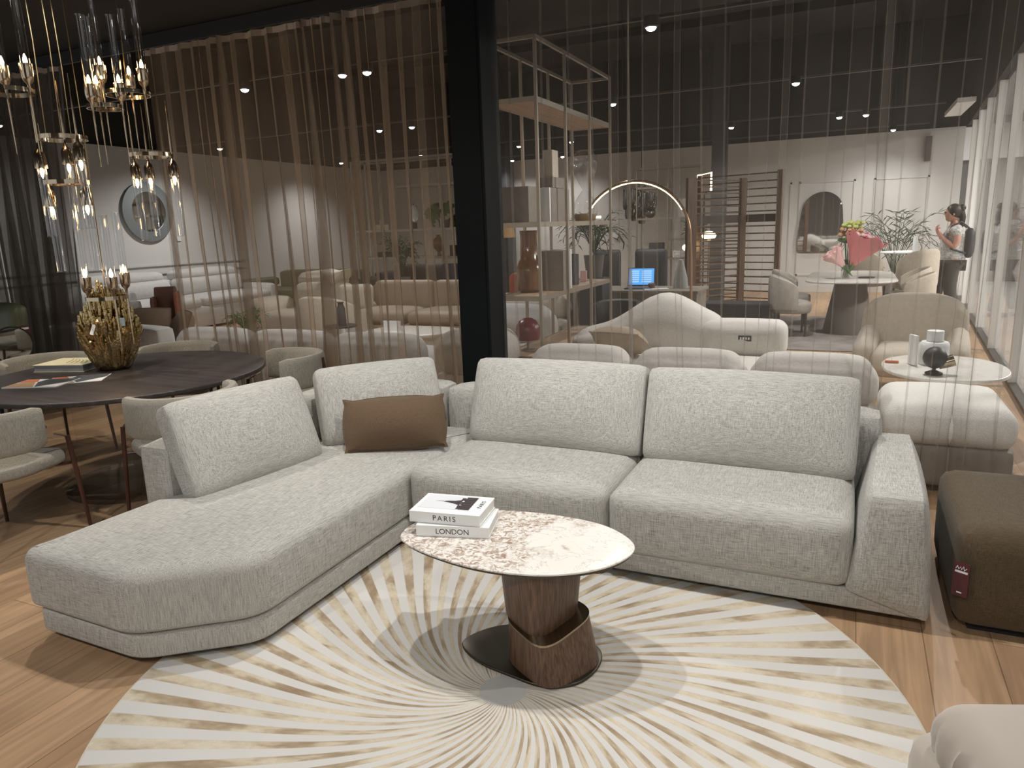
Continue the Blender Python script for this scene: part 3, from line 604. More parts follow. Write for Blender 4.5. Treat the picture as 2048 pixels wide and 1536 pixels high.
for x0, x1 in ((.012, 1.068), (1.076, 2.085)):
    w = x1-x0
    def fn(p, u, x0=x0, x1=x1):
        # front edge rolls over, divider line skews towards the back on the first seat
        if x0 < .5: p[0] += max(0, (x1-p[0])/(x1-x0))*.085*max(0, (p[1]+.02)/.85)
        return p
    MB().soft((x0+w/2, .395, .277), (w, .86, .29), .05, (.006, .012, .022), (18, 16, 8), fn=fn, pw=4).build('seat_cushion', 'sofa', sofa)
b = MB(); b.soft((-.948, .15, .345), (.205, 1.76, .60), .035, (.01, .0, .012), (6, 14, 8), pw=4); b.build('backrest', 'sofa', sofa)
b = MB(); b.soft((-.60, .925, .345), (.70, .205, .598), .035, (.0, .01, .012), (12, 6, 8), pw=4); b.build('backrest', 'sofa', sofa)
b = MB(); b.soft((.985, .920, .350), (2.43, .22, .60), .045, (.0, .01, .012), (20, 6, 8), pw=4); b.build('backrest', 'sofa', sofa)
def armfn(p, u):
    z = p[2]; t = (z-.1)/.45
    k = (1-u[0])/2; p[0] += k*(.075*max(0, t)+.06*max(0, p[1]-.1)*max(0, t))-(1-k)*.045*t+max(0, u[0])*.03*(1-u[1]**2)*(1-u[2]**2)
    p[2] += (-.085*(p[0]-2.06)/.3+.0)*(1-(u[2]+1)/2)
    if u[2] > 0: p[2] += .012*(1-u[1]**2)
    return p
MB().soft((2.215, .455, .335), (.325, .965, .425), .032, (0, .012, 0), (10, 16, 12), fn=armfn).build('armrest', 'sofa', sofa)
def cushion(name, c, d, rx, rz, m_, r=.06, bulge=(.004, .045, .006), n=(18, 8, 12), pin=.0, par=None, zoff=0):
    def fn(p, u):
        k = (abs(u[0])*abs(u[2]))**6; p[1] *= (1-.30*k) if pin == 0 else .10+.90*sqrt(max(0, (1-abs(u[0])**3.5)*(1-abs(u[2])**3.5)))
        if pin: p[0] += math.copysign(pin*(abs(u[2])**3-.45)*abs(u[0])**3, u[0]); p[2] += math.copysign(pin*(abs(u[0])**3-.45)*abs(u[2])**3, u[2])
        return p
    b = MB(); b.soft((0, 0, 0), d, r, bulge, n, fn=fn); o = b.build(name, m_, par)
    o.rotation_euler = Euler((radians(rx), 0, radians(rz)), 'XYZ'); o.location = c; return o
for c, d, rx, rz in (((-.742, -.345, .615), (.76, .15, .475), -22, 80), ((-.485, .475, .620), (.72, .15, .45), -20, 50),
                     ((.592, .612, .640), (.985, .15, .475), -20, 0), ((1.595, .595, .635), (.985, .15, .475), -18, -1)):
    o = cushion('back_cushion', c, d, rx, rz, 'sofa', r=.028, bulge=(.006, .06, .012), par=sofa)
    # thread seam around the front rim
o = cushion('throw_pillow', (-.235, .255, .560), (.545, .10, .285), -26, 33, 'brown_cloth', r=.02, bulge=(0, .07, 0), pin=.030, n=(24, 8, 16))
tag(o, 'oblong plain brown pillow leaning in the corner of the grey sofa', 'pillow')
b = MB(); b.box((0, 0, 0), (.004, .02, .028)); q = b.build('care_label', 'charcoal', o); q.location = (.283, 0, .02)
b = MB(); b.tube([(-.26, 0, -.14), (-.272, -.004, -.155), (-.262, -.008, -.162)], .004); b.build('zip_pull', 'steel', o)

# ================================================================== RUG
rug = MB().slab([(1.36*cos(2*pi*k/160), 1.36*sin(2*pi*k/160)) for k in range(160)], 0, .012, .004, rings=4, steps=2).build('round_rug', 'rug')
rug.location = (.99, -.975, .001); tag(rug, 'round rug with pale and gold beams swirling from an off-centre disc', 'rug')

# ================================================================== COFFEE TABLE
RZ = .013
ct = thing('coffee_table', 'egg-shaped cream and brown marble coffee table on a tilted walnut pedestal', 'coffee table', (1.05, -.74, RZ))
def smooth_loop(P, k=5):
    n = len(P); out = []
    for i in range(n):
        p0, p1, p2, p3 = (Vector(P[(i+j) % n]) for j in (-1, 0, 1, 2))
        for q in range(k):
            t = q/k; out.append(tuple(.5*((2*p1)+(-p0+p2)*t+(2*p0-5*p1+4*p2-p3)*t*t+(-p0+3*p1-3*p2+p3)*t**3)))
    return out
top = smooth_loop([(x-1.05, y+.74) for x, y in ((.481, -.79), (.475, -.69), (.545, -.56), (.70, -.455), (.945, -.412), (1.18, -.438), (1.325, -.535), (1.365, -.64), (1.315, -.775), (1.20, -.878), (1.05, -.935), (.86, -.945), (.66, -.905), (.53, -.85))])
MB().slab(top, .428, .437, .004, steps=3, rings=6).build('marble_top', 'marble', ct)
MB().slab([(x*.975, y*.965) for x, y in top], .418, .428, .002, steps=2, rings=3).build('top_frame', 'bronze', ct)
bp = smooth_loop([(x-1.05, y+.74) for x, y in ((.722, -.78), (.745, -.68), (.83, -.592), (.98, -.548), (1.13, -.56), (1.235, -.625), (1.262, -.73), (1.225, -.85), (1.12, -.912), (.98, -.897), (.83, -.862))])
MB().slab(bp, 0, .012, .004, steps=3, rings=4).build('base_plate', 'bronze', ct)
def stack(rings_, par, name, m_, cap=True):
    b = MB(); V = []; Fa = []; n = len(rings_[0]); [V.extend(r) for r in rings_]
    for i in range(len(rings_)-1):
        for k in range(n): Fa.append((i*n+k, i*n+(k+1) % n, (i+1)*n+(k+1) % n, (i+1)*n+k))
    Fa.append(tuple(range(n-1, -1, -1))); Fa.append(tuple((len(rings_)-1)*n+k for k in range(n)))
    return b.add(V, Fa).build(name, m_, par, smooth=30)
def pring(cx, cyy, a, b_, zf, p=3.6, rot=-25): return [(x, y, zf(x, y)) for x, y in selip(a, b_, p, 56, cx, cyy, rot, .10)]
cut = lambda x, y: .190+.0*x+.20*y
lo = [pring(.040+(-.018)*t, -.015, .146-.018*t, .140-.014*t, (lambda x, y, t=t: .012+(cut(x, y)-.012)*t)) for t in (0, .25, .5, .75, .97, 1)]
stack(lo, ct, 'lower_pedestal', 'walnut')
stack([pring(.022, -.015, .1300, .1275, lambda x, y: cut(x, y)-.004), pring(.022, -.015, .1300, .1275, lambda x, y: cut(x, y)+.004)], ct, 'rim_band', 'bronze_edge')
up = [pring(-.012, .004, .118+.018*t, .112+.016*t, (lambda x, y, t=t: (cut(x, y)+.004)+(.419-cut(x, y)-.004)*t)) for t in (0, .05, .3, .6, 1)]
stack(up, ct, 'upper_pedestal', 'walnut')

def book(label, c, rz, z, d, title, text_size, sp, cover=False):
    t = thing('book', label, 'book', (c[0], c[1], z), rz, 'white travel books on the marble table')
    w, dp, h = d
    MB().box((0, .004, h/2), (w-.006, dp-.008, h-.008)).build('pages', 'pages', t, smooth=0)
    b = MB(); b.box((0, 0, .003), (w, dp, .005)); b.box((0, 0, h-.003), (w, dp, .005)); b.box((0, -dp/2+.002, h/2), (w, .005, h)); b.build('cover', 'white', t, smooth=0, bevel=.001)
    letters(title, text_size, .0002, T(0, -dp/2-.0008, h/2-.001, 90, 0, 0), 'spine_title', t, 'ink', sp)
    if cover:
        # photograph on the cover: hazy sky, lattice tower lying towards the spine's left, dark rooftops
        zz = h-.0004+.0006
        MB().box((-.02, .012, zz), (.215, .135, .0006)).build('cover_photo', mat('hazy_photo_sky', (.68, .69, .72), .5), t, smooth=0)
        b = MB(); rd = random.Random(3)
        V = [(-.085, .020, 0), (-.045, .022, 0), (-.03, .028, 0), (.0, .032, 0), (.03, .046, 0), (.03, -.012, 0), (.0, .004, 0), (-.03, .012, 0), (-.045, .018, 0)]
        b.add([(x, y, zz+.0006) for x, y, _ in V], [tuple(range(9))])
        for k in range(26):
            x = rd.uniform(.028, .075); y = rd.uniform(-.045, .068); b.box((x, y, zz+.0008+k*.00001), (rd.uniform(.01, .028), rd.uniform(.008, .022), .0004))
        b.box((.062, .012, zz+.0005), (.045, .13, .0006)); b.build('cover_picture', mat('dark_photo_print', (.045, .035, .035), .5), t, smooth=0)
        letters(title, .024, .0001, T(.118, .012, zz+.0006, 0, 0, 90), 'cover_title', t, 'ink', 1.3)
    return t
book('white LONDON book lying flat under the other one on the marble table', (.665, -.660), 14.5, .4505, (.288, .195, .044), 'LONDON', .030, 1.0)
book('white PARIS book with a tower photo, on top of the other book', (.637, -.650), 8.5, .4950, (.288, .195, .045), 'PARIS', .030, 1.35, True)

# ================================================================== POUF + TAG
pf = thing('square_pouf', 'boxy brown fabric pouf with a maroon tag, beside the sofa armrest', 'pouf', (2.93, .43, 0))
MB().soft((0, 0, .225), (.95, .80, .40), .05, (.012, .012, .012), (14, 12, 8), pw=4).build('body', 'pouf', pf)
MB().box((0, 0, .015), (.84, .70, .03)).build('plinth', 'plinth', pf, smooth=0)
tg = MB().box((0, 0, 0), (.055, .002, .135)).build('swing_tag', 'maroon', pf, smooth=0); tg.location = (-.468, -.424, .235); tg.rotation_euler = (radians(-3), 0, radians(-28))
b = MB()
b.tube([(-.020, -.002, .040), (-.015, -.002, .052), (-.010, -.002, .040), (-.004, -.002, .050), (.0, -.002, .040), (.006, -.002, .054), (.010, -.002, .038), (.017, -.002, .048)], .0018, 5)
b.box((0, -.0015, .030), (.044, .001, .008)); b.build('printed_mark', 'white', tg, smooth=0); MB().box((0, -.0015, -.052), (.018, .001, .005)).build('small_print', 'white', tg, smooth=0)

# ================================================================== BLUSH CHAIR CORNER
rc = thing('blush_armchair', 'pale rose velvet armchair with pleated corner at the lower edge of the view', 'armchair', (2.235, -1.235, 0), 20)
def pl(p, u):
    if u[0] < -.7 and abs(u[2]) < .95: p[0] += .006*sin(u[1]*26)*(1-abs(u[2]))+.004*sin(u[1]*57)
    return p
MB().soft((.30, -.28, .425), (.62, .56, .17), .075, (.0, .0, .022), (22, 30, 8), fn=pl).build('seat_cushion', 'rose', rc)
MB().soft((.33, -.26, .24), (.72, .60, .32), .06, (.01, .01, 0), (10, 12, 8)).build('base', 'rose', rc)
for sx in (.06, .60):
    for sy in (-.54, -.06): MB().tube([(sx, sy, 0), (sx, sy, .08)], .016, 10).build('leg', 'black', rc)

# ================================================================== DINING
DC = (-2.30, .20); DR = .875
dt = thing('dining_table', 'round dark-stained dining table on clear acrylic panels', 'dining table', (DC[0], DC[1], 0))
MB().slab([(DR*cos(2*pi*k/96), DR*sin(2*pi*k/96)) for k in range(96)], .722, .75, .006, steps=3, rings=4).build('table_top', 'tabletop', dt)
for k in range(3):
    a = 20+k*60; MB(T(rz=a)).slab(rrect(.86, .02, .009, 3), .03, .722, .002, steps=1, rings=1).build('acrylic_panel', 'acrylic', dt)
MB().slab([(.45*cos(2*pi*k/48), .45*sin(2*pi*k/48)) for k in range(48)], 0.0, .03, .004, steps=2, rings=3).build('base_disc', 'acrylic', dt)
def make_chair(label):
    t = thing('dining_chair', label, 'chair', (0, 0, 0), 0, 'curved-back chairs around the round table')
    seat = fillet([(-.25, .23), (.25, .23), (.27, -.12), (.15, -.27), (-.15, -.27), (-.27, -.12)], [.10]*6, 5)
    MB().slab(resample(seat, .06), .405, .480, .03, puff=.018, steps=5, rings=6).build('seat', 'chair_cloth', t)
    R_ = .285; path = [(R_*1.0*cos(radians(a)), R_*sin(radians(a))-.01) for a in range(188, 353, 6)]
    path = [(path[0][0]+.0, path[0][1]+.10), (path[0][0], path[0][1]+.05)]+path+[(path[-1][0], path[-1][1]+.05), (path[-1][0], path[-1][1]+.10)]
    def sec(u):
        e = min(1, min(u, 1-u)/.06); w = .032*(.55+.45*sqrt(max(0, 1-(1-e)**2))); h = .115*(.86+.14*sqrt(max(0, 1-(1-e)**2)))
        P = []
        for k in range(16):
            a = 2*pi*k/16; P.append((w*math.copysign(abs(cos(a))**.6, cos(a)), .655+h*math.copysign(abs(sin(a))**.45, sin(a))))
        return P
    MB().sweep(path, sec).build('backrest', 'chair_cloth', t)
    for sx in (-1, 1):
        MB().tube([(sx*.30, .22, 0), (sx*.285, .205, .30), (sx*.272, .19, .56)], [.010, .013, .013], 8).build('leg', 'leg_brown', t)
        MB().tube([(sx*.20, -.345, 0), (sx*.19, -.32, .35), (sx*.178, -.272, .735)], [.010, .014, .012], 8).build('leg', 'leg_brown', t)
        MB().tube([(sx*.272, .19, .555), (sx*.286, .09, .60)], .005, 6).build('arm_pin', 'steel', t)
    MB().tube([(-.20, -.28, .40), (0, -.12, .395), (.20, -.28, .40)], .008, 6).tube([(-.27, .20, .40), (0, .05, .395), (.27, .20, .40)], .008, 6).build('under_frame', 'leg_brown', t)
    return t
chl = ['oatmeal curved-back chair nearest to the open chaise end, partly cut off', 'oatmeal curved-back chair pushed in between dining table and sofa back',
       'oatmeal curved-back chair at the table end next to the brown curtain', 'oatmeal curved-back chair at the far side, behind the gold vase', 'oatmeal curved-back chair at the far side, behind the cream book']
chair = None
for (a, r), lb in zip(((-79, .98), (-20, .90), (53, .98), (122, 1.04), (170, 1.14)), chl):
    x, y = DC[0]+r*cos(radians(a)), DC[1]+r*sin(radians(a)); rz = a+90
    if chair is None: chair = make_chair(lb); chair.location = (x, y, 0); chair.rotation_euler = (0, 0, radians(rz))
    else: copy_tree(chair, (x, y, 0), rz, lb)

# vase: gold cup bristling with upright stubs
vz = thing('gold_vase', 'gold coral-like vase of upright stubs with a small tag, on the dining table', 'vase', (-2.53, .29, .7505)); vz.scale = (.80, .80, .98)
b = MB(); rd = random.Random(4)
prof = [(.0001, 0), (.115, 0), (.135, .02), (.16, .09), (.195, .17), (.205, .26), (.18, .33), (.13, .37), (.0001, .38)]
b.lathe(prof, n=40, fn=lambda q, z: 1+.035*sin(9*q+z*14)+.03*sin(17*q-z*20))
def prad(z):
    for (r0, z0), (r1, z1) in zip(prof, prof[1:]):
        if z0 <= z <= z1 and z1 > z0: return r0+(r1-r0)*(z-z0)/(z1-z0)
    return .1
for k in range(330):
    q = rd.uniform(0, 2*pi)
    if k < 235: z = rd.uniform(.04, .36); r = prad(z)*.97
    else: z = rd.uniform(.30, .40); r = rd.uniform(.0, .15)
    h = rd.uniform(.07, .115)+(.10*(1-r/.16)*rd.random()+.05 if k >= 235 else 0); w = rd.uniform(.0115, .018); x, y = r*cos(q), r*sin(q)
    tl_ = .16 if z < .25 else .03; x2, y2 = x*(1+tl_)+rd.uniform(-.012, .012), y*(1+tl_)+rd.uniform(-.012, .012)
    if z < .2: x2 += cos(q)*.02; y2 += sin(q)*.02
    b.tube([(x*.90, y*.90, z-.02), ((x+x2)/2+cos(q)*.006, (y+y2)/2+sin(q)*.006, z+h*.5), (x2, y2, z+h)], [w*.95, w, w*.9], 7)
b.build('body', 'gold', vz, smooth=50)
o = MB().slab(rrect(.028, .075, .006), -.001, .001, .0005, steps=1, rings=1).build('price_tag', 'white', vz, smooth=0); o.location = (.10, -.215, .30); o.rotation_euler = (radians(62), radians(15), radians(28))
o = MB().box((0, 0, 0), (.045, .001, .055)).build('shelf_label', 'steelblue', vz, smooth=0); o.location = (.215, -.03, .335); o.rotation_euler = (0, 0, radians(35))
bk = thing('thick_book', 'thick grey-edged book with a cream cover beside the gold vase', 'book', (-2.86, .22, .7505), 18)
MB().box((0, 0, .024), (.36, .28, .040)).build('pages', mat('grey_page_block', (.30, .30, .31), .8), bk, smooth=0)
b = MB().box((0, 0, .002), (.37, .29, .004)).box((0, 0, .046), (.37, .29, .004)); b.build('cover', 'creamcard', bk, smooth=0)
b = MB()
for k in range(5): b.tube([(-.06+.03*k, .09-.01*k, .0485), (-.02+.03*k, .02, .0485), (.0+.035*k, -.06, .0485)], .003, 4)
b.build('cover_drawing', mat('ochre_ink', (.42, .35, .16), .6), bk, smooth=0)
for mgl, mx_, nm in (('open printed brochure with orange and dark triangles on the dining table', (-2.52, -.22, .7505, 24), 0), ('second brochure fanned out beneath the orange one, nearer the vase', (-2.42, -.06, .7505, 40), 1)):
    mg = thing('brochure', mgl, 'brochure', mx_[:3], mx_[3])
    zz = .006 if nm == 0 else .003
    MB().box((0, 0, zz/2), (.34, .25, zz)).build('sheets', 'white', mg, smooth=0)
    b = MB(); b.add([(-.165, -.12, zz+.0005), (.02, -.12, zz+.0005), (-.06, .03, zz+.0005), (-.165, .0, zz+.0005)], [(0, 1, 2, 3)], 0); b.add([(-.165, .01, zz+.0005), (-.05, .035, zz+.0005), (-.09, .12, zz+.0005), (-.165, .12, zz+.0005)], [(0, 1, 2, 3)], 1)
    b.add([(.03, -.12, zz+.0005), (.165, .02, zz+.0005), (.165, .12, zz+.0005), (-.03, .12, zz+.0005), (-.045, .03, zz+.0005)], [(0, 1, 2, 3, 4)], 2)
    b.build('printed_shapes', [mat('tan_print', (.46, .30, .17), .5), 'orange', 'greycover'], mg, smooth=0)

# ================================================================== CANDLE PENDANTS
def pendant(label, c, up, rr, spec, cable, ltop=CEIL):
    """ring arm with glass candle tubes; up=1 flames above, -1 hanging"""
    t = thing('candle_pendant', label, 'pendant light', (c[0], c[1], c[2]), 0, 'gold candle pendants above the dining table')
    b = MB(); b.sweep([(rr*cos(2*pi*k/40), rr*sin(2*pi*k/40)) for k in range(40)], [(-.003, -.012), (.003, -.012), (.003, .012), (-.003, .012)], closed=True); b.build('ring', 'brass', t, smooth=30)
    s = up
    for a, dz in spec:
        x, y = rr*cos(radians(a)), rr*sin(radians(a))
        cu_ = MB(T(x, y, dz)).lathe([(.004, s*-.03), (.007, s*.0), (.010, s*.03), (.024, s*.045), (.031, s*.07), (.033, s*.135), (.030, s*.135), (.026, s*.075), (.0001, s*.06)], n=18).build('candle_cup', 'brass', t)
        gt = MB(T(x, y, dz)).lathe([(.0245, s*.10), (.0245, s*.51), (.027, s*.52)], n=18)
        gt.f = [f for f in gt.f if len(f) == 4]; gt.m = [0]*len(gt.f); g_ = gt.build('glass_tube', 'tube_glass', t)
        MB(T(x, y, dz)).lathe([(.0001, s*.13), (.009, s*.14), (.011, s*.155), (.007, s*.175), (.0001, s*.19)], n=12).build('bulb', 'flame', t)
        MB(T(x, y, dz)).tube([(0, 0, s*.0), (0, 0, s*-.14), (0, 0, s*-.34)], [.0065, .0055, .002], 8).build('rod', 'brass', t)
    for (cx_, cy2, z0) in cable:
        MB().tube([(cx_, cy2, z0), (cx_+.008, cy2+.006, (ltop-c[2]+z0)*.5), (cx_, cy2, ltop-c[2])], .0026, 6).build('cable', 'gold_cable', t)
    d = bpy.data.lights.new('candle_light', 'POINT'); d.energy = 1.3; d.color = (1, .62, .30); d.shadow_soft_size = .03
    o = bpy.data.objects.new('candle_light', d); COL.objects.link(o); o.parent = t; o.location = (0, 0, s*.17)
PD = [('topmost candle pendant at the outer side, flames up, cut by the view edge', (-2.26, -.29, 2.43), 1, .13, ((20, 0), (150, .02), (265, -.02)), ((-.13, 0, .0), (.06, -.05, .35))),
      ('small upright candle pendant directly below the tallest one, with a thin ring', (-2.20, .25, 2.41), 1, .10, ((30, 0), (160, .01), (280, -.02)), ((-.02, .0, 0),)),
      ('tallest upright candle pendant with its flames nearest to the ceiling', (-2.15, .38, 2.50), 1, .13, ((10, 0), (130, .0), (235, .02)), ((.0, .0, 0), (.1, .05, .1))),
      ('hanging candle pendant with two bright flames close together, tubes pointing down', (-2.20, -.06, 2.20), -1, .13, ((0, 0), (140, .0), (250, -.04)), ((.0, .0, 0), (-.05, -.06, 0))),
      ('hanging candle pendant in front of the round wall mirror', (-2.16, .50, 2.14), -1, .13, ((30, 0), (150, -.0), (270, -.02)), ((.0, .0, 0),)),
      ('hanging candle pendant in the middle of the group, with long tubes below the double flame', (-2.22, -.06, 1.95), -1, .12, ((10, 0), (200, .0)), ((.04, .04, 0),)),
      ('lowest candle pendant standing upright just behind the gold vase', (-2.38, .20, 1.245), 1, .12, ((-15, .0), (60, .02), (205, .0)), ((.0, .0, 0),))]
for a in PD: pendant(*a)

# ================================================================== BEHIND THE CURTAINS
def leggy(t, pts, h, r=.018, m_='black'):
    for x, y in pts: MB().tube([(x, y, 0), (x, y, h)], r, 8).build('leg', m_, t)

# quilted sofa seen from behind, brown-curtain side
def quilted(label, x0, x1, y0, secs, m_, zt, seat_d=1.0, notch=0):
    t = thing('quilted_sofa', label, 'sofa', (x0, y0, 0)); W = x1-x0
    MB().soft((W/2, .12, .235), (W, .22, .40), .04, n=(18, 5, 6)).soft((W/2, .55, .20), (W-.04, seat_d, .32), .05, n=(14, 8, 5)).build('base', m_, t)
    w = W/secs
    for k in range(secs):
        def fn(p, u): p[1] -= .012*abs(cos(u[0]*5.5))*(1-u[2]**2); p[2] -= .02*abs(u[0])**6; return p
        MB().soft((w*(k+.5), .16, zt-.155), (w-.004, .30, .33), .13, (.0, .02, .015), (22, 8, 8), fn=fn).build('back_bolster', m_, t)
    for k in range(2):
        MB().soft((W*(.25+.5*k), .72, .43), (W/2-.01, .78, .16), .06, (0, 0, .03), (12, 10, 5)).build('seat_cushion', m_, t)
    return t
qa = quilted('long taupe quilted sofa behind the brown curtain, its bolster back facing the dining chairs', -3.95, -1.15, 1.92, 3, 'greywhite', .745)
qe = thing('rounded_sofa_end', 'rounded taupe sofa end just left of the black column base', 'sofa', (-.80, 2.35, 0))
MB().soft((0, 0, .60), (.62, .60, .34), .15, (0, .02, .03), (12, 10, 8)).build('back_bolster', 'taupe', qe)
MB().soft((0, .05, .24), (.60, .58, .40), .05).build('base', 'taupe', qe)
wl_ = thing('white_sofa', 'low white sofa block behind the gold vase with two brown cushions on it', 'sofa', (-4.75, 2.50, 0), -8)
MB().soft((.02, -.22, .38), (.86, .22, .68), .05, (0, .01, .01)).build('backrest', 'greywhite', wl_)
MB().soft((-.22, .4, .22), (1.35, 1.1, .40), .06, (0, 0, .02)).build('base', 'greywhite', wl_)
for lb, c, rz in (('plain brown square cushion standing on the white sofa behind the gold vase', (-5.27, 2.78, .64), 22), ('darker brown cushion slumped behind the other brown one', (-4.92, 2.92, .60), -28)):
    o = cushion('cushion', c, (.48, .13, .42), -22, rz, 'cush', r=.05, bulge=(0, .05, 0), pin=.02, n=(12, 6, 10)); tag(o, lb, 'cushion', 'brown cushions on the white sofa')

# sofa along the left wall
ws = thing('wall_sofa', 'long pale grey sofa with layered cushions along the left wall, under the moulding', 'sofa', (-9.2, 6.6, 0))
MB().soft((.05, 0, .22), (1.15, 3.6, .38), .06, n=(8, 16, 5)).build('base', 'greywhite', ws)
MB().soft((-.42, 0, .50), (.25, 3.6, .75), .07, n=(6, 16, 6)).build('backrest', 'greywhite', ws)
for k in range(2):
    MB().soft((.12, -.88+1.76*k, .47), (1.0, 1.72, .20), .08, (.02, 0, .03), (10, 12, 6)).build('seat_cushion', 'greywhite', ws)
    MB().soft((-.20, -.88+1.76*k, .72), (.28, 1.68, .36), .13, (.03, 0, .02), (8, 12, 8)).build('back_cushion', 'greywhite', ws)
    MB().soft((-.30, -.88+1.76*k, .93), (.34, 1.5, .20), .09, (.02, 0, .03), (8, 12, 6)).build('bolster', 'greywhite', ws)
MB().soft((.05, 1.80, .36), (1.15, .22, .62), .08, (0, .02, .02)).build('armrest', 'greywhite', ws)
w2 = thing('grey_armchair', 'light grey armchair heaped with pale cushions, seen through the opening beside the vase', 'armchair', (-8.1, 4.05, 0), 15)
MB().soft((0, 0, .25), (1.0, .95, .42), .06).build('base', 'greywhite', w2)
[MB().soft((q, 0, .42), (.16, .95, .62), .06, (.02, 0, 0)).build('armrest', 'taupe', w2) for q in (-.46, .46)]
MB().soft((0, .42, .55), (.9, .2, .62), .08, (0, .03, 0)).build('backrest', 'greywhite', w2)
for lb, c, rz in (('puffy white cushion on the grey armchair behind the candle cups', (-8.2, 4.10, .78), 20), ('puffy white cushion leaning against the leather chair side of the grey armchair', (-7.9, 4.25, .80), -25)):
    tag(cushion('cushion', c, (.55, .16, .42), -30, rz, 'greywhite', r=.06, bulge=(0, .07, 0), pin=.02, n=(12, 6, 10)), lb, 'cushion', 'white cushions on the grey armchair')
lc = thing('leather_chair', 'high-backed leather chair, dark brown shell with a tan inner panel, near the left wall', 'chair', (-7.35, 4.75, 0), 40); lc.scale = (.72, .72, .9)
MB().soft((0, .18, .62), (.46, .10, .78), .05, (.0, .02, 0)).build('backrest', 'leather', lc); MB().soft((.24, .0, .58), (.09, .42, .70), .04, (.01, 0, 0)).build('side_panel', 'tan', lc)
MB().soft((-.22, .0, .55), (.08, .42, .62), .04).build('side_panel', 'leather', lc)
MB().soft((0, -.02, .40), (.46, .44, .14), .05, (0, 0, .02)).build('seat', 'leather', lc); leggy(lc, ((-.18, -.18), (.18, -.18), (-.18, .18), (.18, .18)), .34)
bs_ = thing('book_stack', 'white books stacked on the floor table below the leather chair', 'books', (-5.75, 3.65, .0))
bs_['category'] = 'side table'
MB().box((0, 0, .36), (.45, .40, .03)).build('table_top', 'oak_shelf', bs_); leggy(bs_, ((-.2, -.17), (.2, -.17), (-.2, .17), (.2, .17)), .345, .012)
bs_.name = 'low_side_table'; bs_['label'] = 'small low side table carrying white books, half hidden behind the brown cushions'
for k in range(4): tag(MB().box((-5.78+.01*k, 3.65, .395+.038*k), (.28-.01*k, .2, .034)).build('book', 'white', smooth=0, bevel=.002), ['lowest white book of the stack under the leather chair', 'second white book from the bottom, under the leather chair', 'third white book from the bottom, under the leather chair', 'topmost white book of the stack under the leather chair'][k], 'book', 'white books on the low side table')
def bush(name, label, loc, n, R_, h, m_, leafw=.02, pot=None, droop=.5, seed=1, leaflen=.18, cat='plant', potm='pot'):
    t = thing(name, label, cat, loc); rd = random.Random(seed); b = MB(); z0 = pot[1] if pot else 0
    for k in range(n):
        a = rd.uniform(0, 2*pi); L_ = R_*rd.uniform(.5, 1); tip = Vector((cos(a)*L_, sin(a)*L_, z0+h*rd.uniform(.35, 1)-droop*L_*L_)); mid = Vector((cos(a)*L_*.45, sin(a)*L_*.45, z0+h*rd.uniform(.75, 1.05)))
        base = Vector((0, 0, z0)); pts = [base*(1-t_)**2+mid*2*t_*(1-t_)+tip*t_*t_ for t_ in [i/6 for i in range(7)]]
        b.tube(pts, [.005]*7, 4)
        sd = Vector((-sin(a), cos(a), 0))
        for i in range(2, 7):
            for s_ in (-1, 1):
                d = (pts[i]-pts[i-1]).normalized(); q = pts[i]; e = q+(sd*s_*.75+d*.65+Vector((0, 0, rd.uniform(-.25, .15))))*leaflen*rd.uniform(.7, 1.1); m = (q+e)/2+Vector((0, 0, .01)); wv = d*leafw
                b.add([q, m+wv, e, m-wv], [(0, 1, 2, 3)])
    b.build('fronds', m_, t, smooth=0)
    if pot: MB().lathe([(.0001, 0), (pot[0]*.75, 0), (pot[0], pot[1]), (pot[0]*.9, pot[1]), (pot[0]*.85, pot[1]-.03), (.0001, pot[1]-.03)], n=20).build('pot', potm, t)
    return t
bush('potted_fern', 'bright green feathery plant beside the white books', (-5.15, 4.15, .0), 26, .30, .45, 'leaf', .012, (.10, .25), seed=3, leaflen=.11)
# green wing chair, mirror disc at the left edge
gc = thing('green_armchair', 'tall olive green armchair with a maroon tag at the view edge', 'armchair', (-4.78, .98, 0), -5)
def gfn(p, u): p[1] += .05*u[2]; p[0] += .03*(1-u[2])*.3; return p
MB().soft((-.18, 0, .68), (.62, .14, .80), .06, (0, .03, .02), (12, 6, 14), fn=gfn).build('backrest', 'green', gc)
MB().soft((-.18, -.33, .30), (.60, .60, .18), .06, (0, 0, .02)).build('seat', 'green', gc); leggy(gc, ((-.4, -.55), (.05, -.55), (-.4, -.02), (.05, -.02)), .24)
MB().box((.155, .03, .80), (.012, .085, .20)).build('swing_tag', 'maroon', gc, smooth=0)
b = MB(); b.box((.163, .03, .875), (.004, .06, .018)); b.build('tag_print', 'white', gc, smooth=0)
mr = thing('standing_mirror', 'small round freestanding mirror with a thin black rim behind the dining chairs', 'mirror', (-4.50, .80, 0), 76)
MB(T(0, 0, .76, 90)).lathe([(.0001, -.008), (.152, -.008), (.152, .004), (.0001, .004)], n=40).build('glass', 'mirror', mr, smooth=30)
MB(T(0, 0, .76, 90)).lathe([(.150, -.012), (.162, -.012), (.162, .010), (.150, .010)], n=40, ring=True).build('rim', 'black', mr, smooth=30)
MB().tube([(0, .02, 0), (0, .02, .60)], .012).build('stand', 'black', mr); MB().lathe([(.0001, 0), (.14, 0), (.14, .012), (.0001, .014)], n=28).build('foot', 'black', mr)
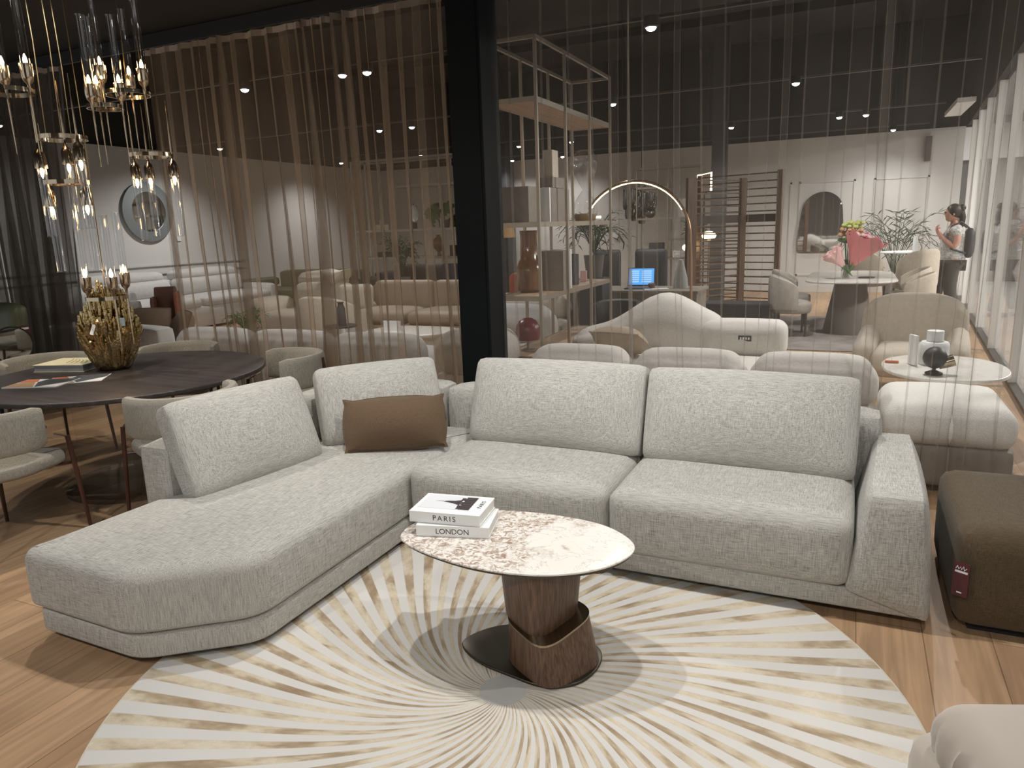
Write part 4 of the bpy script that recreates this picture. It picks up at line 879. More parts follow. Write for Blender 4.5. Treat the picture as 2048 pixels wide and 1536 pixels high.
# round wall mirror with a reeded ring
wm = thing('wall_mirror', 'large round mirror with a ribbed silvery ring on the left wall', 'mirror', (-9.86, 6.72, 2.12))
MB(T(0, 0, 0, 0, 90, 0)).lathe([(.0001, 0), (.37, 0), (.37, .02), (.0001, .02)], n=48).build('glass', 'mirror', wm, smooth=30)
MB(T(0, 0, 0, 0, 90, 0)).lathe([(.36, 0), (.54, 0), (.54, .018), (.36, .03)], n=144, ring=True, fn=lambda q, z: 1+.006*sin(72*q)).build('ring', mat('ribbed_silver', (.22, .24, .24), .5, .35), wm, smooth=20)
tag(MB().box((-9.885, 7.35, 1.62), (.02, .10, .10)).build('wall_switch', 'white', smooth=0, bevel=.004), 'small white switch plate on the wall below the round mirror', 'switch')

# round-backed lounge chair
def tubchair(name, label, loc, rz, w, h, m_, legs=True, seat_h=.42, th=.09, front=.30, cat='armchair', group=None, top_drop=.18, par_leg='black'):
    t = thing(name, label, cat, loc, rz, group); rx = w/2-th/2; path = [(rx*cos(radians(a)), rx*.95*sin(radians(a))+.02) for a in range(-20, 201, 10)]
    V = []
    def sec(u):
        z1 = h-top_drop*(abs(u-.5)*2)**2.2; e = min(1, min(u, 1-u)/.04); w_ = th/2*(.6+.4*sqrt(max(0, 1-(1-e)**2)))
        P = []
        for k in range(12):
            a = 2*pi*k/12; P.append((w_*math.copysign(abs(cos(a))**.6, cos(a)), (front+z1)/2+(z1-front)/2*math.copysign(abs(sin(a))**.4, sin(a))))
        return P
    MB().sweep(path, sec).build('backrest', m_, t)
    MB().slab(selip(w/2-th*.7, w/2-th*.7, 2.6, 32, 0, -.02), seat_h-.16, seat_h, .05, puff=.03, rings=5).build('seat', m_, t)
    leggy(t, ((-w*.32, -w*.32), (w*.32, -w*.32), (-w*.32, w*.32), (w*.32, w*.32)), max(.05, seat_h-.15), .016, par_leg); return t
t = tubchair('lounge_chair', 'taupe lounge chair with a tall round back behind the brown curtain', (-4.22, 4.82, 0), 180, 1.02, .83, 'cream', th=.13, seat_h=.42, front=.10, top_drop=.36)
# cream stacked sofa further back
cs = thing('cream_sofa', 'plump cream sofa with a pale throw, behind the round-backed lounge chair', 'sofa', (-5.75, 6.0, 0))
MB().soft((0, 0, .24), (1.6, 1.0, .42), .10, (0, .02, .02)).build('base', 'cream', cs); MB().soft((.15, .30, .64), (1.1, .38, .42), .16, (0, .03, .03)).build('back_cushion', 'cream', cs)
MB().soft((.05, .42, .88), (.9, .30, .24), .11, (0, .03, .04)).build('headrest', 'cream', cs); MB().soft((-.62, -.1, .50), (.42, .8, .28), .12, (0, .02, .03)).build('armrest', 'cream', cs)
b = MB(); b.soft((.45, .30, .92), (.30, .34, .20), .03, (0, .05, 0), fn=lambda p, u: [p[0]+.10*u[2]*u[0], p[1], p[2]+.05*abs(u[0])]); b.build('throw', mat('pale_cream_throw', (.72, .67, .56), .9), cs)
# olive sofa
gs = thing('olive_sofa', 'long low olive green sofa against the far left, behind the cream sofa', 'sofa', (-8.35, 9.2, 0), 0)
MB().soft((0, 0, .30), (2.9, 1.0, .42), .06, (0, 0, .02), (16, 8, 6)).build('base', 'green', gs); MB().soft((.1, .38, .66), (2.3, .26, .40), .08, (0, .02, .02), (16, 6, 6)).build('backrest', mat('olive_cloth', (.20, .19, .11), .85), gs)
[MB().soft((q, 0, .62), (.26, 1.0, .20), .08).build('armrest', 'green', gs) for q in (-1.35, 1.35)]
# beige leather sofa beside the column
bf = thing('beige_sofa', 'beige leather sofa with tall square back panels, left of the black column', 'sofa', (-3.62, 5.95, 0), 3)
MB().soft((0, 0, .20), (2.0, 1.0, .30), .05, (0, 0, .01), (14, 8, 5)).build('base', 'beige', bf)
for k in range(2): MB().soft((-.45+1.0*k, -.05, .42), (.97, .95, .18), .07, (0, .01, .03), (10, 10, 5)).build('seat_cushion', 'beige', bf)
for k in range(2): MB().soft((-.42+1.0*k, .36, .66), (.97, .20, .46), .06, (0, .03, .0), (10, 6, 8)).build('back_cushion', 'beige', bf)
MB().soft((-1.08, -.05, .40), (.30, 1.0, .42), .14, (.02, .02, .03)).build('armrest', mat('cream_leather', (.52, .44, .34), .6), bf)
o = cushion('cushion', (-4.62, 5.8, .66), (.52, .14, .42), -20, 25, 'cream', r=.06, bulge=(0, .06, 0), n=(12, 6, 10)); tag(o, 'tilted cream cushion at the outer arm of the beige leather sofa', 'cushion')
# beige swivel chairs further
for lb, x, y, rz in (('beige winged chair just behind the beige leather sofa arm', -5.0, 7.5, 200), ('beige winged chair with a silver lamp behind it, nearer the column', -4.0, 7.35, 170)):
    tubchair('winged_chair', lb, (x, y, 0), rz, .85, .80, 'beige', th=.10, group='beige winged chairs behind the leather sofa')
# low white marble table + things, under the brown curtain
lt = thing('white_coffee_table', 'low white marble-topped table with a dark bowl, in front of the beige leather sofa', 'coffee table', (-2.75, 4.35, 0))
MB().slab(selip(.55, .38, 3, 36), .40, .44, .01).build('table_top', 'marble_pale', lt); MB().slab(selip(.35, .22, 3, 30), 0, .40, .01, steps=1, rings=1).build('pedestal', 'white', lt)
tag(MB().box((-2.95, 4.25, .50), (.24, .02, .12), mx=None).build('sign_card', 'white', smooth=0), 'upright white card on the low marble table', 'card')
st = thing('side_table', 'small white side table with a black tray beside the lounge chair', 'side table', (-3.55, 4.05, 0))
MB().slab(selip(.20, .20, 2, 28), .50, .52, .006).build('table_top', 'black', st); MB().box((0, 0, .25), (.30, .30, .50)).build('pedestal', 'white', st, smooth=0)
tag(MB(T(-3.53, 4.05, .52)).lathe([(.0001, 0), (.05, 0), (.055, .05), (.05, .20), (.03, .26), (.045, .28), (.0001, .285)], n=20).build('dark_vase', 'charcoal'), 'dark bottle-shaped vase on the small side table with the black tray', 'vase')
# navy bench, black long sofa
nb = thing('black_sofa', 'long black sofa in the background under the lower shelf board', 'sofa', (-6.0, 10.3, -.05)); MB().soft((0, 0, .25), (2.2, .9, .40), .05).build('base', 'charcoal', nb); MB().soft((-.1, .35, .68), (2.1, .22, .55), .07, (0, .02, 0)).build('backrest', 'charcoal', nb); MB().soft((-1.05, 0, .62), (.22, .9, .42), .05).build('armrest', 'charcoal', nb)
nv = thing('navy_armchair', 'navy armchair partly behind the black column under the shelf with glasses', 'armchair', (-4.40, 8.45, 0)); MB().soft((0, .1, .70), (.62, .20, .62), .06).build('backrest', 'navy', nv); MB().soft((0, -.2, .36), (.62, .6, .22), .06).build('seat', 'navy', nv)
leggy(nv, ((-.25, -.4), (.25, -.4), (-.25, .1), (.25, .1)), .26)

# ---- open shelf units
def rack(name, label, x0, x1, y0, y1, top, nx, boards, bm='oak_shelf', r=.012, fm='steel', axis='y', cat='shelf', bt=.03, topbars=True):
    t = thing(name, label, cat, (x0, y0, 0)); W, D = x1-x0, y1-y0
    ks = [k/nx for k in range(nx+1)]
    P = [(q*W, s_*D) for q in ks for s_ in (0, 1)] if axis == 'x' else [(s_*W, q*D) for q in ks for s_ in (0, 1)]
    for x, y in P: MB().tube([(x, y, 0), (x, y, top)], r, 4, sq=True).build('upright', fm, t, smooth=0)
    if topbars:
        b = MB()
        for z in ([top-.012]):
            b.box((W/2, 0, z), (W, r*2, r*2.4)).box((W/2, D, z), (W, r*2, r*2.4)).box((0, D/2, z), (r*2, D, r*2.4)).box((W, D/2, z), (r*2, D, r*2.4))
        b.build('top_rail', fm, t, smooth=0)
    for bd in boards:
        z, a0, a1 = bd[:3]
        if axis == 'x': c, d = ((a0+a1)/2*W, D/2, z-bt/2), ((a1-a0)*W, D-.01, bt)
        else: c, d = (W/2, (a0+a1)/2*D, z-bt/2), (W-.01, (a1-a0)*D, bt)
        q = MB().box(c, d).build('shelf_board', bm if len(bd) < 4 else bd[3], t, smooth=0, bevel=.003)
        b = MB(); b.box((c[0], c[1]-d[1]/2-.002, c[2]), (d[0], .01, bt+.012)).box((c[0], c[1]+d[1]/2+.002, c[2]), (d[0], .01, bt+.012)).box((c[0]-d[0]/2, c[1], c[2]), (.01, d[1], bt+.012)).box((c[0]+d[0]/2, c[1], c[2]), (.01, d[1], bt+.012)); e = b.build('edge_rail', fm, q, smooth=0)
    return t
rack('tall_shelf', 'tall open metal shelf frame with wooden boards, right behind the sheer curtain', -.77, -.35, 2.68, 4.66, 3.08, 3, ((2.62, 0, 1), (1.635, 0, 1), (1.02, 0, 1), (.50, 0, 1)), axis='y')
rack('wide_shelf', 'wide thin shelf unit with a monstera, left of the black column', -6.9, -4.3, 9.0, 9.45, 2.95, 4, ((2.45, .3, 1), (1.64, 0, 1), (1.12, 0, 1)), axis='x', r=.016)
rack('wall_shelf', 'slim metal shelf against the back wall above the desk', -2.3, -.95, 12.9, 13.3, 2.75, 2, ((2.35, 0, .5), (1.70, 0, 1), (1.25, .5, 1), (.85, 0, 1)), axis='x', r=.014)

def box_thing(name, label, c, d, m_, cat, group=None, rz=0, bevel=.003):
    o = MB().box((0, 0, d[2]/2), d).build(name, m_, smooth=0, bevel=bevel); o.location = c; o.rotation_euler = (0, 0, radians(rz)); return tag(o, label, cat, group)
g1 = 'blank boxes and books on the tall shelf'
box_thing('display_box', 'large plain taupe box on the second board, nearest the column', (-.60, 2.86, 1.637), (.26, .22, .30), 'ash', 'box', g1)
box_thing('display_box', 'tall narrow box standing on top of the box pyramid', (-.53, 3.42, 2.035), (.09, .16, .24), 'cream', 'box', g1)
box_thing('display_box', 'flat wide box in the middle of the box pyramid', (-.53, 3.42, 1.94), (.15, .30, .095), 'ash', 'box', g1)
box_thing('display_box', 'broad lowest box of the pyramid beside the hourglass', (-.54, 3.42, 1.637), (.20, .46, .30), 'ash', 'box', g1)
box_thing('white_book', 'thin white book standing upright beside the large taupe box', (-.42, 2.99, 1.637), (.10, .03, .29), 'white', 'book', g1)
hg = thing('hourglass', 'large clear hourglass with amber sand on the tall shelf', 'hourglass', (-.50, 4.28, 1.637))
pr = [(.085, .0), (.118, .03), (.128, .10), (.11, .19), (.06, .27), (.022, .315), (.055, .37), (.105, .47), (.13, .57), (.118, .65), (.07, .70), (.0001, .715)]
MB().lathe(pr, n=32).build('glass', 'clear', hg); MB().lathe([(.0001, .004), (.095, .006), (.112, .04), (.116, .075), (.0001, .085)], n=28).build('sand', mat('amber_sand', (.42, .26, .08), .7), hg)
av = thing('amber_bottle', 'tall ribbed amber glass bottle on the third board, closest to the column', 'bottle', (-.64, 3.12, 1.022))
MB().lathe([(.0001, 0), (.085, 0), (.115, .03), (.118, .20), (.10, .26), (.078, .30), (.074, .50), (.078, .55), (.066, .55), (.066, .30), (.0001, .28)], n=64, fn=lambda q, z: 1+.018*sin(20*q)).build('body', 'amber', av)
box_thing('grey_box', 'plain grey box file beside the amber bottle', (-.47, 3.30, 1.022), (.22, .10, .36), 'ash', 'box', g1)
for k, lb in enumerate(('first white spine next to the grey box file', 'second white spine next to the grey box file', 'white spine nearest to the dark cylinder vase')):
    box_thing('white_book', lb, (-.47, 3.385+.05*k, 1.022), (.20, .036, .34+.012*k), 'white', 'book', g1)
tag(MB(T(-.55, 3.95, 1.022)).lathe([(.0001, 0), (.085, 0), (.085, .30), (.075, .30), (.075, .02), (.0001, .02)], n=28).build('cylinder_vase', 'charcoal'), 'dark cylinder vase at the far end of the third board', 'vase')
box_thing('small_card', 'small pink card box on the third board beyond the dark cylinder', (-.55, 4.35, 1.022), (.07, .02, .11), 'palepink', 'card', g1)
ml = thing('mushroom_lamp', 'small maroon dome lamp with chrome foot on the lowest shelf board', 'lamp', (-.62, 3.0, .502))
MB().lathe([(.105, .10), (.115, .16), (.11, .22), (.08, .27), (.04, .295), (.0001, .30)], n=28).build('shade', mat('maroon_lacquer', (.20, .03, .03), .3), ml); MB().lathe([(.0001, 0), (.07, 0), (.07, .012), (.015, .02), (.015, .12), (.0001, .12)], n=24).build('base', 'steel', ml)

# things on the wide shelf
mo = thing('monstera_plant', 'glossy monstera with split leaves on the wide shelf beside the column', 'plant', (-5.0, 9.2, 1.642))
rd = random.Random(12); b = MB(); bs2 = MB()
for k in range(11):
    a = rd.uniform(0, 2*pi); R_ = rd.uniform(.16, .42); c = Vector((cos(a)*R_, sin(a)*.16-.05, rd.uniform(.12, .50))); bs2.tube([(0, 0, .10), c*.6+Vector((0, 0, .10)), c], .006, 5)
    s_ = rd.uniform(.13, .20); tilt = Matrix.Translation(c) @ Euler((rd.uniform(.6, 1.7), rd.uniform(-.5, .5), rd.uniform(-1, 1))).to_matrix().to_4x4()
    pts = []
    for i in range(28):
        q = 2*pi*i/28; r = s_*(1-.28*(i % 4 == 2)*(abs(sin(q)) > .25))*(1+.25*cos(q)); pts.append((r*cos(q)*.95, r*sin(q)*.8, -.25*r*r/s_))
    b.add([(0, 0, .012)]+pts, [(0, 1+i, 1+(i+1) % 28) for i in range(28)], mx=tilt)
b.build('leaves', 'leaf', mo, smooth=60); bs2.build('stems', 'palm', mo); MB().lathe([(.0001, 0), (.09, 0), (.11, .15), (.095, .15), (.0001, .12)], n=20).build('pot', 'pot', mo)
rv = thing('round_mirror_stand', 'small oval table mirror on the wide shelf', 'mirror', (-5.62, 9.15, 1.642)); MB(T(0, 0, .30, 90)).slab(selip(.085, .17, 2, 36), -.008, .008, .003).build('glass', 'mirror', rv); MB().box((0, 0, .06), (.07, .05, .12)).build('base', 'charcoal', rv, smooth=0)
tag(MB(T(-5.15, 9.2, 1.122)).lathe([(.0001, 0), (.05, 0), (.035, .08), (.10, .16), (.12, .24), (.09, .32), (.04, .36), (.045, .40), (.0001, .40)], n=24).build('amber_vase', 'amber'), 'round-bodied amber vase on the lower board of the wide shelf', 'vase')
box_thing('black_box', 'black cube container at the column end of the wide shelf lower board', (-4.72, 9.15, 1.122), (.22, .2, .20), 'black', 'box')
box_thing('black_box', 'long low black case on the lower board of the wide shelf, far end', (-6.2, 9.2, 1.122), (.60, .3, .10), 'charcoal', 'box')
for k, lb in enumerate(('smallest bronze cube trinket above the wide shelf, on the upper row', 'left-hand bronze block of the trinket sculpture on the wide shelf', 'right-hand bronze block of the trinket sculpture on the wide shelf')):
    box_thing('bronze_block', lb.replace('left-hand', 'wider').replace('right-hand', 'narrower'), ((-6.42, 9.2, 1.76), (-6.50, 9.2, 1.642), (-6.30, 9.2, 1.642))[k], ((.07, .05, .08), (.20, .06, .11), (.12, .06, .11))[k], 'bronze_edge', 'ornament', 'bronze blocks on the wide shelf')
bush('trailing_plant', 'bushy trailing green plant in front of the wide shelf', (-5.35, 8.2, .55), 30, .34, .75, 'palm', .02, (.14, .25), seed=8, leaflen=.12)
tag(MB().box((-5.35, 8.2, .275), (.35, .35, .55)).build('plant_stand', 'charcoal', smooth=0), 'square dark stand under the trailing plant', 'stand')

# ================================================================== RIGHT-HAND BACKGROUND
tl = thing('shade_lamp', 'floor lamp with a tan woven drum shade between column and shelf', 'lamp', (-2.68, 7.0, 0))
MB().lathe([(.095, 1.46), (.13, 1.46), (.115, 1.66), (.085, 1.66)], n=28, ring=True).build('lamp_shade', 'rattan', tl); MB().tube([(0, 0, .02), (0, 0, 1.60)], .010).build('pole', 'black', tl); MB().lathe([(.0001, 0), (.15, 0), (.15, .02), (.0001, .025)], n=24).build('base', 'black', tl)
MB().tube([(0, 0, .95), (0, 0, 1.15)], .022, 10).build('grip', 'black', tl)
rr = tubchair('rust_chair', 'rust red lounge chair behind the amber bottle', (-2.15, 6.75, 0), 160, .72, .98, 'redorange', th=.08, top_drop=.4)
pc = thing('price_board', 'upright white printed price board beside the rust chair', 'sign', (-2.22, 7.35, 0))
MB().box((0, 0, 1.10), (.17, .012, .32)).build('card', 'white', pc, smooth=0); MB().tube([(0, .02, 0), (0, .02, 1.0)], .008).build('pole', 'black', pc); MB().lathe([(.0001, 0), (.1, 0), (.1, .01), (.0001, .012)]).build('base', 'black', pc)
b = MB()
for k in range(7): b.box((0, -.008, 1.21-.035*k), (.12 if k else .09, .002, .010 if k else .018))
b.build('printed_text', mat('grey_purple_ink', (.30, .26, .40), .6), pc, smooth=0)
bush('feathery_plant', 'wide feathery green plant behind the tall shelf', (-.93, 5.84, .95), 34, .52, .62, 'palm', .010, (.13, .28), seed=5, leaflen=.15, droop=.9)
tag(MB().box((-.93, 5.84, .475), (.30, .30, .95)).build('plant_stand', 'charcoal', smooth=0), 'tall dark stand carrying the feathery plant', 'stand')
# desk
dk = thing('office_desk', 'grey-brown desk with a panel front carrying the lit laptop', 'desk', (-.55, 6.45, 0))
MB().box((0, 0, .745), (1.75, .75, .035)).build('desk_top', 'ash', dk, smooth=0, bevel=.004)
MB().box((.05, -.30, .56), (1.5, .03, .33)).build('front_panel', 'ash', dk, smooth=0); MB().box((.70, 0, .36), (.30, .65, .73)).build('drawer_pedestal', 'ash', dk, smooth=0, bevel=.004)
MB().box((-.80, 0, .36), (.05, .65, .73)).build('leg_panel', 'ash', dk, smooth=0)
lp = thing('laptop', 'open laptop with a bright blue screen on the desk', 'laptop', (-.50, 6.42, .763), 4)
MB().box((0, -.02, .008), (.36, .24, .014)).build('keyboard_base', 'charcoal', lp, smooth=0, bevel=.003)
sc_ = MB(T(0, .10, .02, -14)).box((0, 0, .125), (.36, .010, .25)).build('screen_lid', 'black', lp, smooth=0, bevel=.003)
MB(T(0, .10, .02, -14)).box((0, -.0065, .127), (.335, .002, .215)).build('display', 'screen', sc_, smooth=0)
b = MB(T(0, .10, .02, -14))
for k in range(6): b.box((-.09, -.0085, .20-.028*k), (.12, .001, .017)); b.box((.07, -.0085, .20-.028*k), (.13, .001, .017))
b.build('screen_text', 'screen_w', sc_, smooth=0)
tag(MB(T(-.25, 6.3, .763, 0, 0, 20)).box((0, 0, .004), (.30, .21, .008)).build('papers', 'white', smooth=0), 'white papers lying on the desk beside the laptop', 'papers')
tag(MB(T(-.33, 6.38, .79)).ball((0, 0, .02), .04, sc=(1.3, 1, .8)).build('computer_mouse', 'leather'), 'brown rounded desk object next to the papers', 'ornament')
tag(MB(T(.02, 6.5, .763)).lathe([(.0001, 0), (.10, 0), (.09, .12), (.05, .28), (.03, .36), (.0001, .37)], n=16).build('grey_statuette', mat('grey_stone', (.33, .34, .33), .7), smooth=50), 'pale grey stone bust-like ornament on the desk end', 'ornament')
def office(label, x, y, w, h0, h1, rz):
    t = thing('office_chair', label, 'chair', (x, y, 0), rz, 'dark office chairs behind the desk')
    MB().soft((0, .2, (h0+h1)/2), (w, .09, h1-h0), .05, (0, .03, 0), (10, 5, 10)).build('backrest', 'charcoal', t); MB().soft((0, -.05, .48), (w, .46, .10), .04, (0, 0, .02)).build('seat', 'charcoal', t)
    MB().tube([(0, 0, .06), (0, 0, .44)], .03).build('column', 'black', t); b = MB()
    for k in range(5): b.tube([(0, 0, .09), (.28*cos(k*1.2566), .28*sin(k*1.2566), .05)], .018)
    b.build('star_base', 'black', t); return t
office('dark office chair behind the plant end of the desk', -1.30, 7.45, .42, .62, 1.23, 8); office('dark rounded office chair right behind the laptop', -.62, 7.25, .48, .60, 1.24, -4)
# arc lamp
al = thing('arc_lamp', 'tall brass arc floor lamp with a glowing inner strip', 'floor lamp', (.335, 5.5, 0))
pts = []
for k in range(25):
    q = radians(0+k*6.1); pts.append((-.66+.66*cos(q), 0, 1.42+.66*sin(q)*1.0))
pts = [(.0, 0, .02), (.02, 0, .7), (.012, 0, 1.2)]+pts
MB().tube(pts, .016, 10).build('arc_tube', mat('rose_brass', (.55, .36, .22), .3, .9), al)
MB().tube([(x*.985-.010+(-.0), y, z-.018) for x, y, z in pts[8:]], .008, 6).build('light_strip', mat('warm_led_strip', (1, .9, .6), .5, emit=(1, .80, .46), es=6.5), al)
MB().lathe([(.0001, 0), (.16, 0), (.16, .02), (.0001, .03)], n=28).build('base', 'black', al)
MB().tube([(-1.24, 0, 1.70), (-1.24, 0, 1.69), (-1.06, 0, 1.69)], .012, 6).build('head', 'lens_w', al)
# smoked glass pendant cluster by the back wall
sm = thing('smoked_glass_pendant', 'cluster of smoked glass tubes hanging before the back wall, inside the lamp arc', 'pendant light', (-2.3, 13.3, 1.55)); sm.scale = (1.45, 1.2, 1.3)
b = MB(); rd = random.Random(9)
for k in range(22):
    a = rd.uniform(0, 2*pi); r = rd.uniform(.0, .33); x, y = r*cos(a), r*.6*sin(a); z = rd.uniform(0, .3)+.25*(r/.33)**2; h = rd.uniform(.18, .40); b.lathe([(.0001, 0), (.05, .01), (.062, .06), (.062, h), (.05, h)], (x, y, z), n=12)
b.build('glass_tubes', 'smoke', sm, smooth=50); MB().tube([(0, 0, .3), (0, 0, (5.3-1.55)/1.3)], .006).build('cable', 'black', sm)
# vases & plants on the wall shelf
tag(MB(T(-1.9, 13.1, .852)).box((0, 0, .16), (.30, .22, .32)).build('speaker_box', 'charcoal', smooth=0, bevel=.01), 'dark box on the lowest board of the wall shelf', 'box')
tag(MB(T(-1.15, 13.1, 1.252)).box((0, 0, .17), (.20, .16, .34)).build('speaker_box', 'charcoal', smooth=0, bevel=.01), 'dark upright box on the middle board of the wall shelf', 'box')
tag(MB(T(-2.05, 13.1, 1.702)).ball((0, 0, .12), .12).build('glass_ball', 'smoke'), 'dark glass ball on the long board of the wall shelf', 'ornament')
tag(MB(T(-1.35, 13.1, 1.702)).lathe([(.0001, 0), (.13, 0), (.13, .38), (.11, .38), (.0001, .3)], n=20).build('white_pot', 'greywhite'), 'pale cylinder pot on the long board of the wall shelf', 'pot')
tag(MB(T(-1.10, 13.1, 2.352-.65)).lathe([(.0001, 0), (.03, 0), (.05, .2), (.02, .4), (.02, .5), (.0001, .5)], n=16).build('green_bottle', 'charcoal'), 'dark bottle beside the pale cylinder pot on the wall shelf', 'bottle')
for k, lb in enumerate(('lowest white book lying on the bottom board of the wall shelf', 'middle white book lying on the bottom board of the wall shelf', 'top white book lying on the bottom board of the wall shelf')):
    box_thing('white_book', lb, (-1.35, 13.08, .852+.05*k), (.34, .22, .045), 'white', 'book', 'white books on the wall shelf')
bush('green_plant', 'yellow-green leafy plant beside the white books on the wall shelf', (-1.0, 12.5, .85), 26, .30, .5, 'leaf', .03, (.14, .25), seed=21, leaflen=.14)
tag(MB().box((-1.0, 12.5, .42), (.4, .3, .85)).build('plant_stand', 'ash', smooth=0), 'grey stand under the yellow-green plant', 'stand')
for lb, x, y, z, r in (('glowing round lamp just above the desk end, beside the wooden post', -.72, 10.6, 1.14, .085), ('bright flattened glowing lamp seen through the slats', -.45, 11.2, 1.33, .11)):
    t = thing('globe_lamp', lb, 'lamp', (x, y, 0), 0, 'small glowing globe lamps'); MB(T(0, 0, z)).ball((0, 0, 0), r, sc=(1.2, 1.2, .75)).build('globe', 'lens_w', t); MB().tube([(0, 0, .01), (0, 0, z-r*.7)], .012).build('pole', 'brass', t); MB().lathe([(.0001, 0), (.11, 0), (.11, .015), (.0001, .02)]).build('base', 'black', t)
ld = thing('light_frame', 'small square glowing frame lamp standing on top of the slatted screen height', 'lamp', (-.52, 11.0, 0))
MB().tube([(-.115, 0, 2.10), (-.115, 0, 2.42), (.125, 0, 2.46), (.125, 0, 2.14)], .018, 6).build('light_tube', 'lens_w', ld); MB().tube([(0, .05, .0), (0, .05, 2.10)], .012).tube([(-.115, 0, 2.10), (0, .05, 2.10), (.125, 0, 2.14)], .010).build('pole', 'black', ld); MB().lathe([(.0001, 0), (.14, 0), (.14, .015), (.0001, .02)]).build('base', 'black', ld)
# slatted screens
def slats(label, p0, p1, z1, n, posts, name='slatted_screen', rail=None):
    a = math.degrees(math.atan2(p1[1]-p0[1], p1[0]-p0[0])); L_ = math.hypot(p1[0]-p0[0], p1[1]-p0[1]); t = thing(name, label, 'room divider', (p0[0], p0[1], 0), a)
    for q, w in posts: MB().box((q*L_, 0, z1/2), (w, .06, z1)).build('post', 'slat', t, smooth=0, bevel=.004)
    for k in range(n):
        z = .12+(z1-.16)*k/(n-1); MB().box((L_/2, 0, z), (L_, .022, .022)).build('slat', 'slat', t, smooth=0)
    if rail: MB().box((L_/2, .0, rail), (L_, .05, .13)).build('middle_rail', mat('dark_brown_rail', (.05, .03, .02), .5), t, smooth=0)
    return t
slats('brown slatted screen nearest the desk, with the thick end post', (-.45, 9.5), (.25, 10.4), 2.30, 21, ((.0, .20), (1, .13)), rail=1.62)
slats('wide brown slatted screen whose far post stands near the mirror', (-.55, 10.75), (.86, 10.3), 2.40, 19, ((.0, .08), (1, .09)), rail=1.62)
cb = thing('low_cabinet', 'low black cabinet in front of the slatted screens', 'cabinet', (.58, 7.7, 0)); MB().box((0, 0, .26), (.92, .42, .40)).build('body', 'charcoal', cb, smooth=0, bevel=.006); leggy(cb, ((-.4, -.15), (.4, -.15), (-.4, .15), (.4, .15)), .07, .012)
for sx in (-.23, .23): MB().box((sx, -.215, .26), (.44, .012, .36)).build('door', 'black', cb, smooth=0)
# dark blocks near the tall shelf
t = tubchair('charcoal_tub_chair', 'charcoal barrel chair with its rounded back towards the tall shelf', (-.46, 5.25, 0), 0, .62, .72, 'charcoal', th=.10, front=.05, top_drop=.03)
box_thing('grey_stool', 'small dark grey square stool beside the charcoal barrel chair', (-.72, 4.72, 0), (.34, .30, .46), 'charcoal', 'stool', rz=8, bevel=.02)
t = thing('cream_bench', 'pale cream bench end between the barrel chair and the slatted screens', 'bench', (-.14, 5.72, 0)); MB().soft((0, 0, .46), (.62, .5, .24), .07).build('seat', 'cream', t); leggy(t, ((-.22, -.15), (.22, -.15), (-.22, .15), (.22, .15)), .35)
# beige sofa ends between column and shelf
e1 = thing('beige_sofa_end', 'beige sofa with a rolled arm seen under the shelf beside the column', 'sofa', (-1.83, 5.5, 0), 12); MB().soft((0, .2, .56), (1.25, .36, .34), .15, (.02, .02, .04), (14, 8, 8)).build('backrest', 'cream', e1); MB().soft((0, -.1, .28), (1.25, .9, .34), .08).build('base', 'cream', e1)
e2 = thing('grey_sofa_end', 'pale grey quilted sofa arm in front of the beige one, under the shelf', 'sofa', (-1.42, 4.3, 0), 14); MB().soft((0, 0, .50), (1.05, .50, .46), .18, (.02, .02, .05), (14, 8, 8)).build('backrest', 'greywhite', e2); MB().soft((0, .1, .22), (1.05, .8, .34), .08).build('base', 'greywhite', e2)

# cream sectional behind the sheer curtain
rs = thing('cream_sectional', 'cream bolster-back sectional sofa directly behind the sheer curtain', 'sofa', (-.16, 1.84, 0)); W = 2.38
MB().soft((W/2, .12, .23), (W, .24, .42), .05, n=(16, 5, 6)).soft((W/2+.05, .85, .22), (W-.2, 1.4, .36), .05, n=(14, 12, 5)).build('base', 'boucle_s', rs)
for k in range(3):
    def fn(p, u): p[1] -= .012*abs(cos(u[0]*4)); p[2] -= .025*abs(u[0])**6; return p
    MB().soft((W/3*(k+.5), .18, .575), (W/3-.003, .34, .30), .14, (.0, .02, .02), (22, 8, 8), fn=fn).build('back_bolster', 'boucle_s', rs)
MB().soft((W/2, .95, .44), (W-.25, 1.1, .18), .07, (0, 0, .03), (16, 10, 5)).build('seat_cushion', 'boucle_s', rs)
def hfn(p, u):
    x = (u[0]+1)/2; p[2] += .24*exp(-((x-.60)/.26)**2)*(u[2]+1)/2-.10*(1-x)*(u[2]+1)/2; return p
MB().soft((.62, 1.30, .62), (1.35, .42, .34), .15, (0, .03, .03), (24, 8, 10), fn=hfn).build('headrest_cushion', 'boucle_s', rs)
q = MB().soft((1.42, 1.22, .66), (.66, .34, .30), .09, (0, .02, .01), (14, 8, 8)).build('back_cushion', 'boucle_s', rs)
e = MB().box((1.45, 1.034, .69), (.10, .006, .045)).build('maker_label', 'black', q, smooth=0)
b = MB()
for k, w in enumerate((.010, .014, .010, .012)): b.box((1.42+.02*k, 1.030, .69), (w, .002, .018))
b.build('label_lettering', 'white', e, smooth=0)
o = cushion('cushion', (.36, 2.62, .68), (.44, .13, .30), -58, 168, 'beige', r=.05, bulge=(0, .05, 0), pin=.03, n=(12, 6, 10)); tag(o, 'small crumpled beige cushion on the cream sectional', 'cushion')

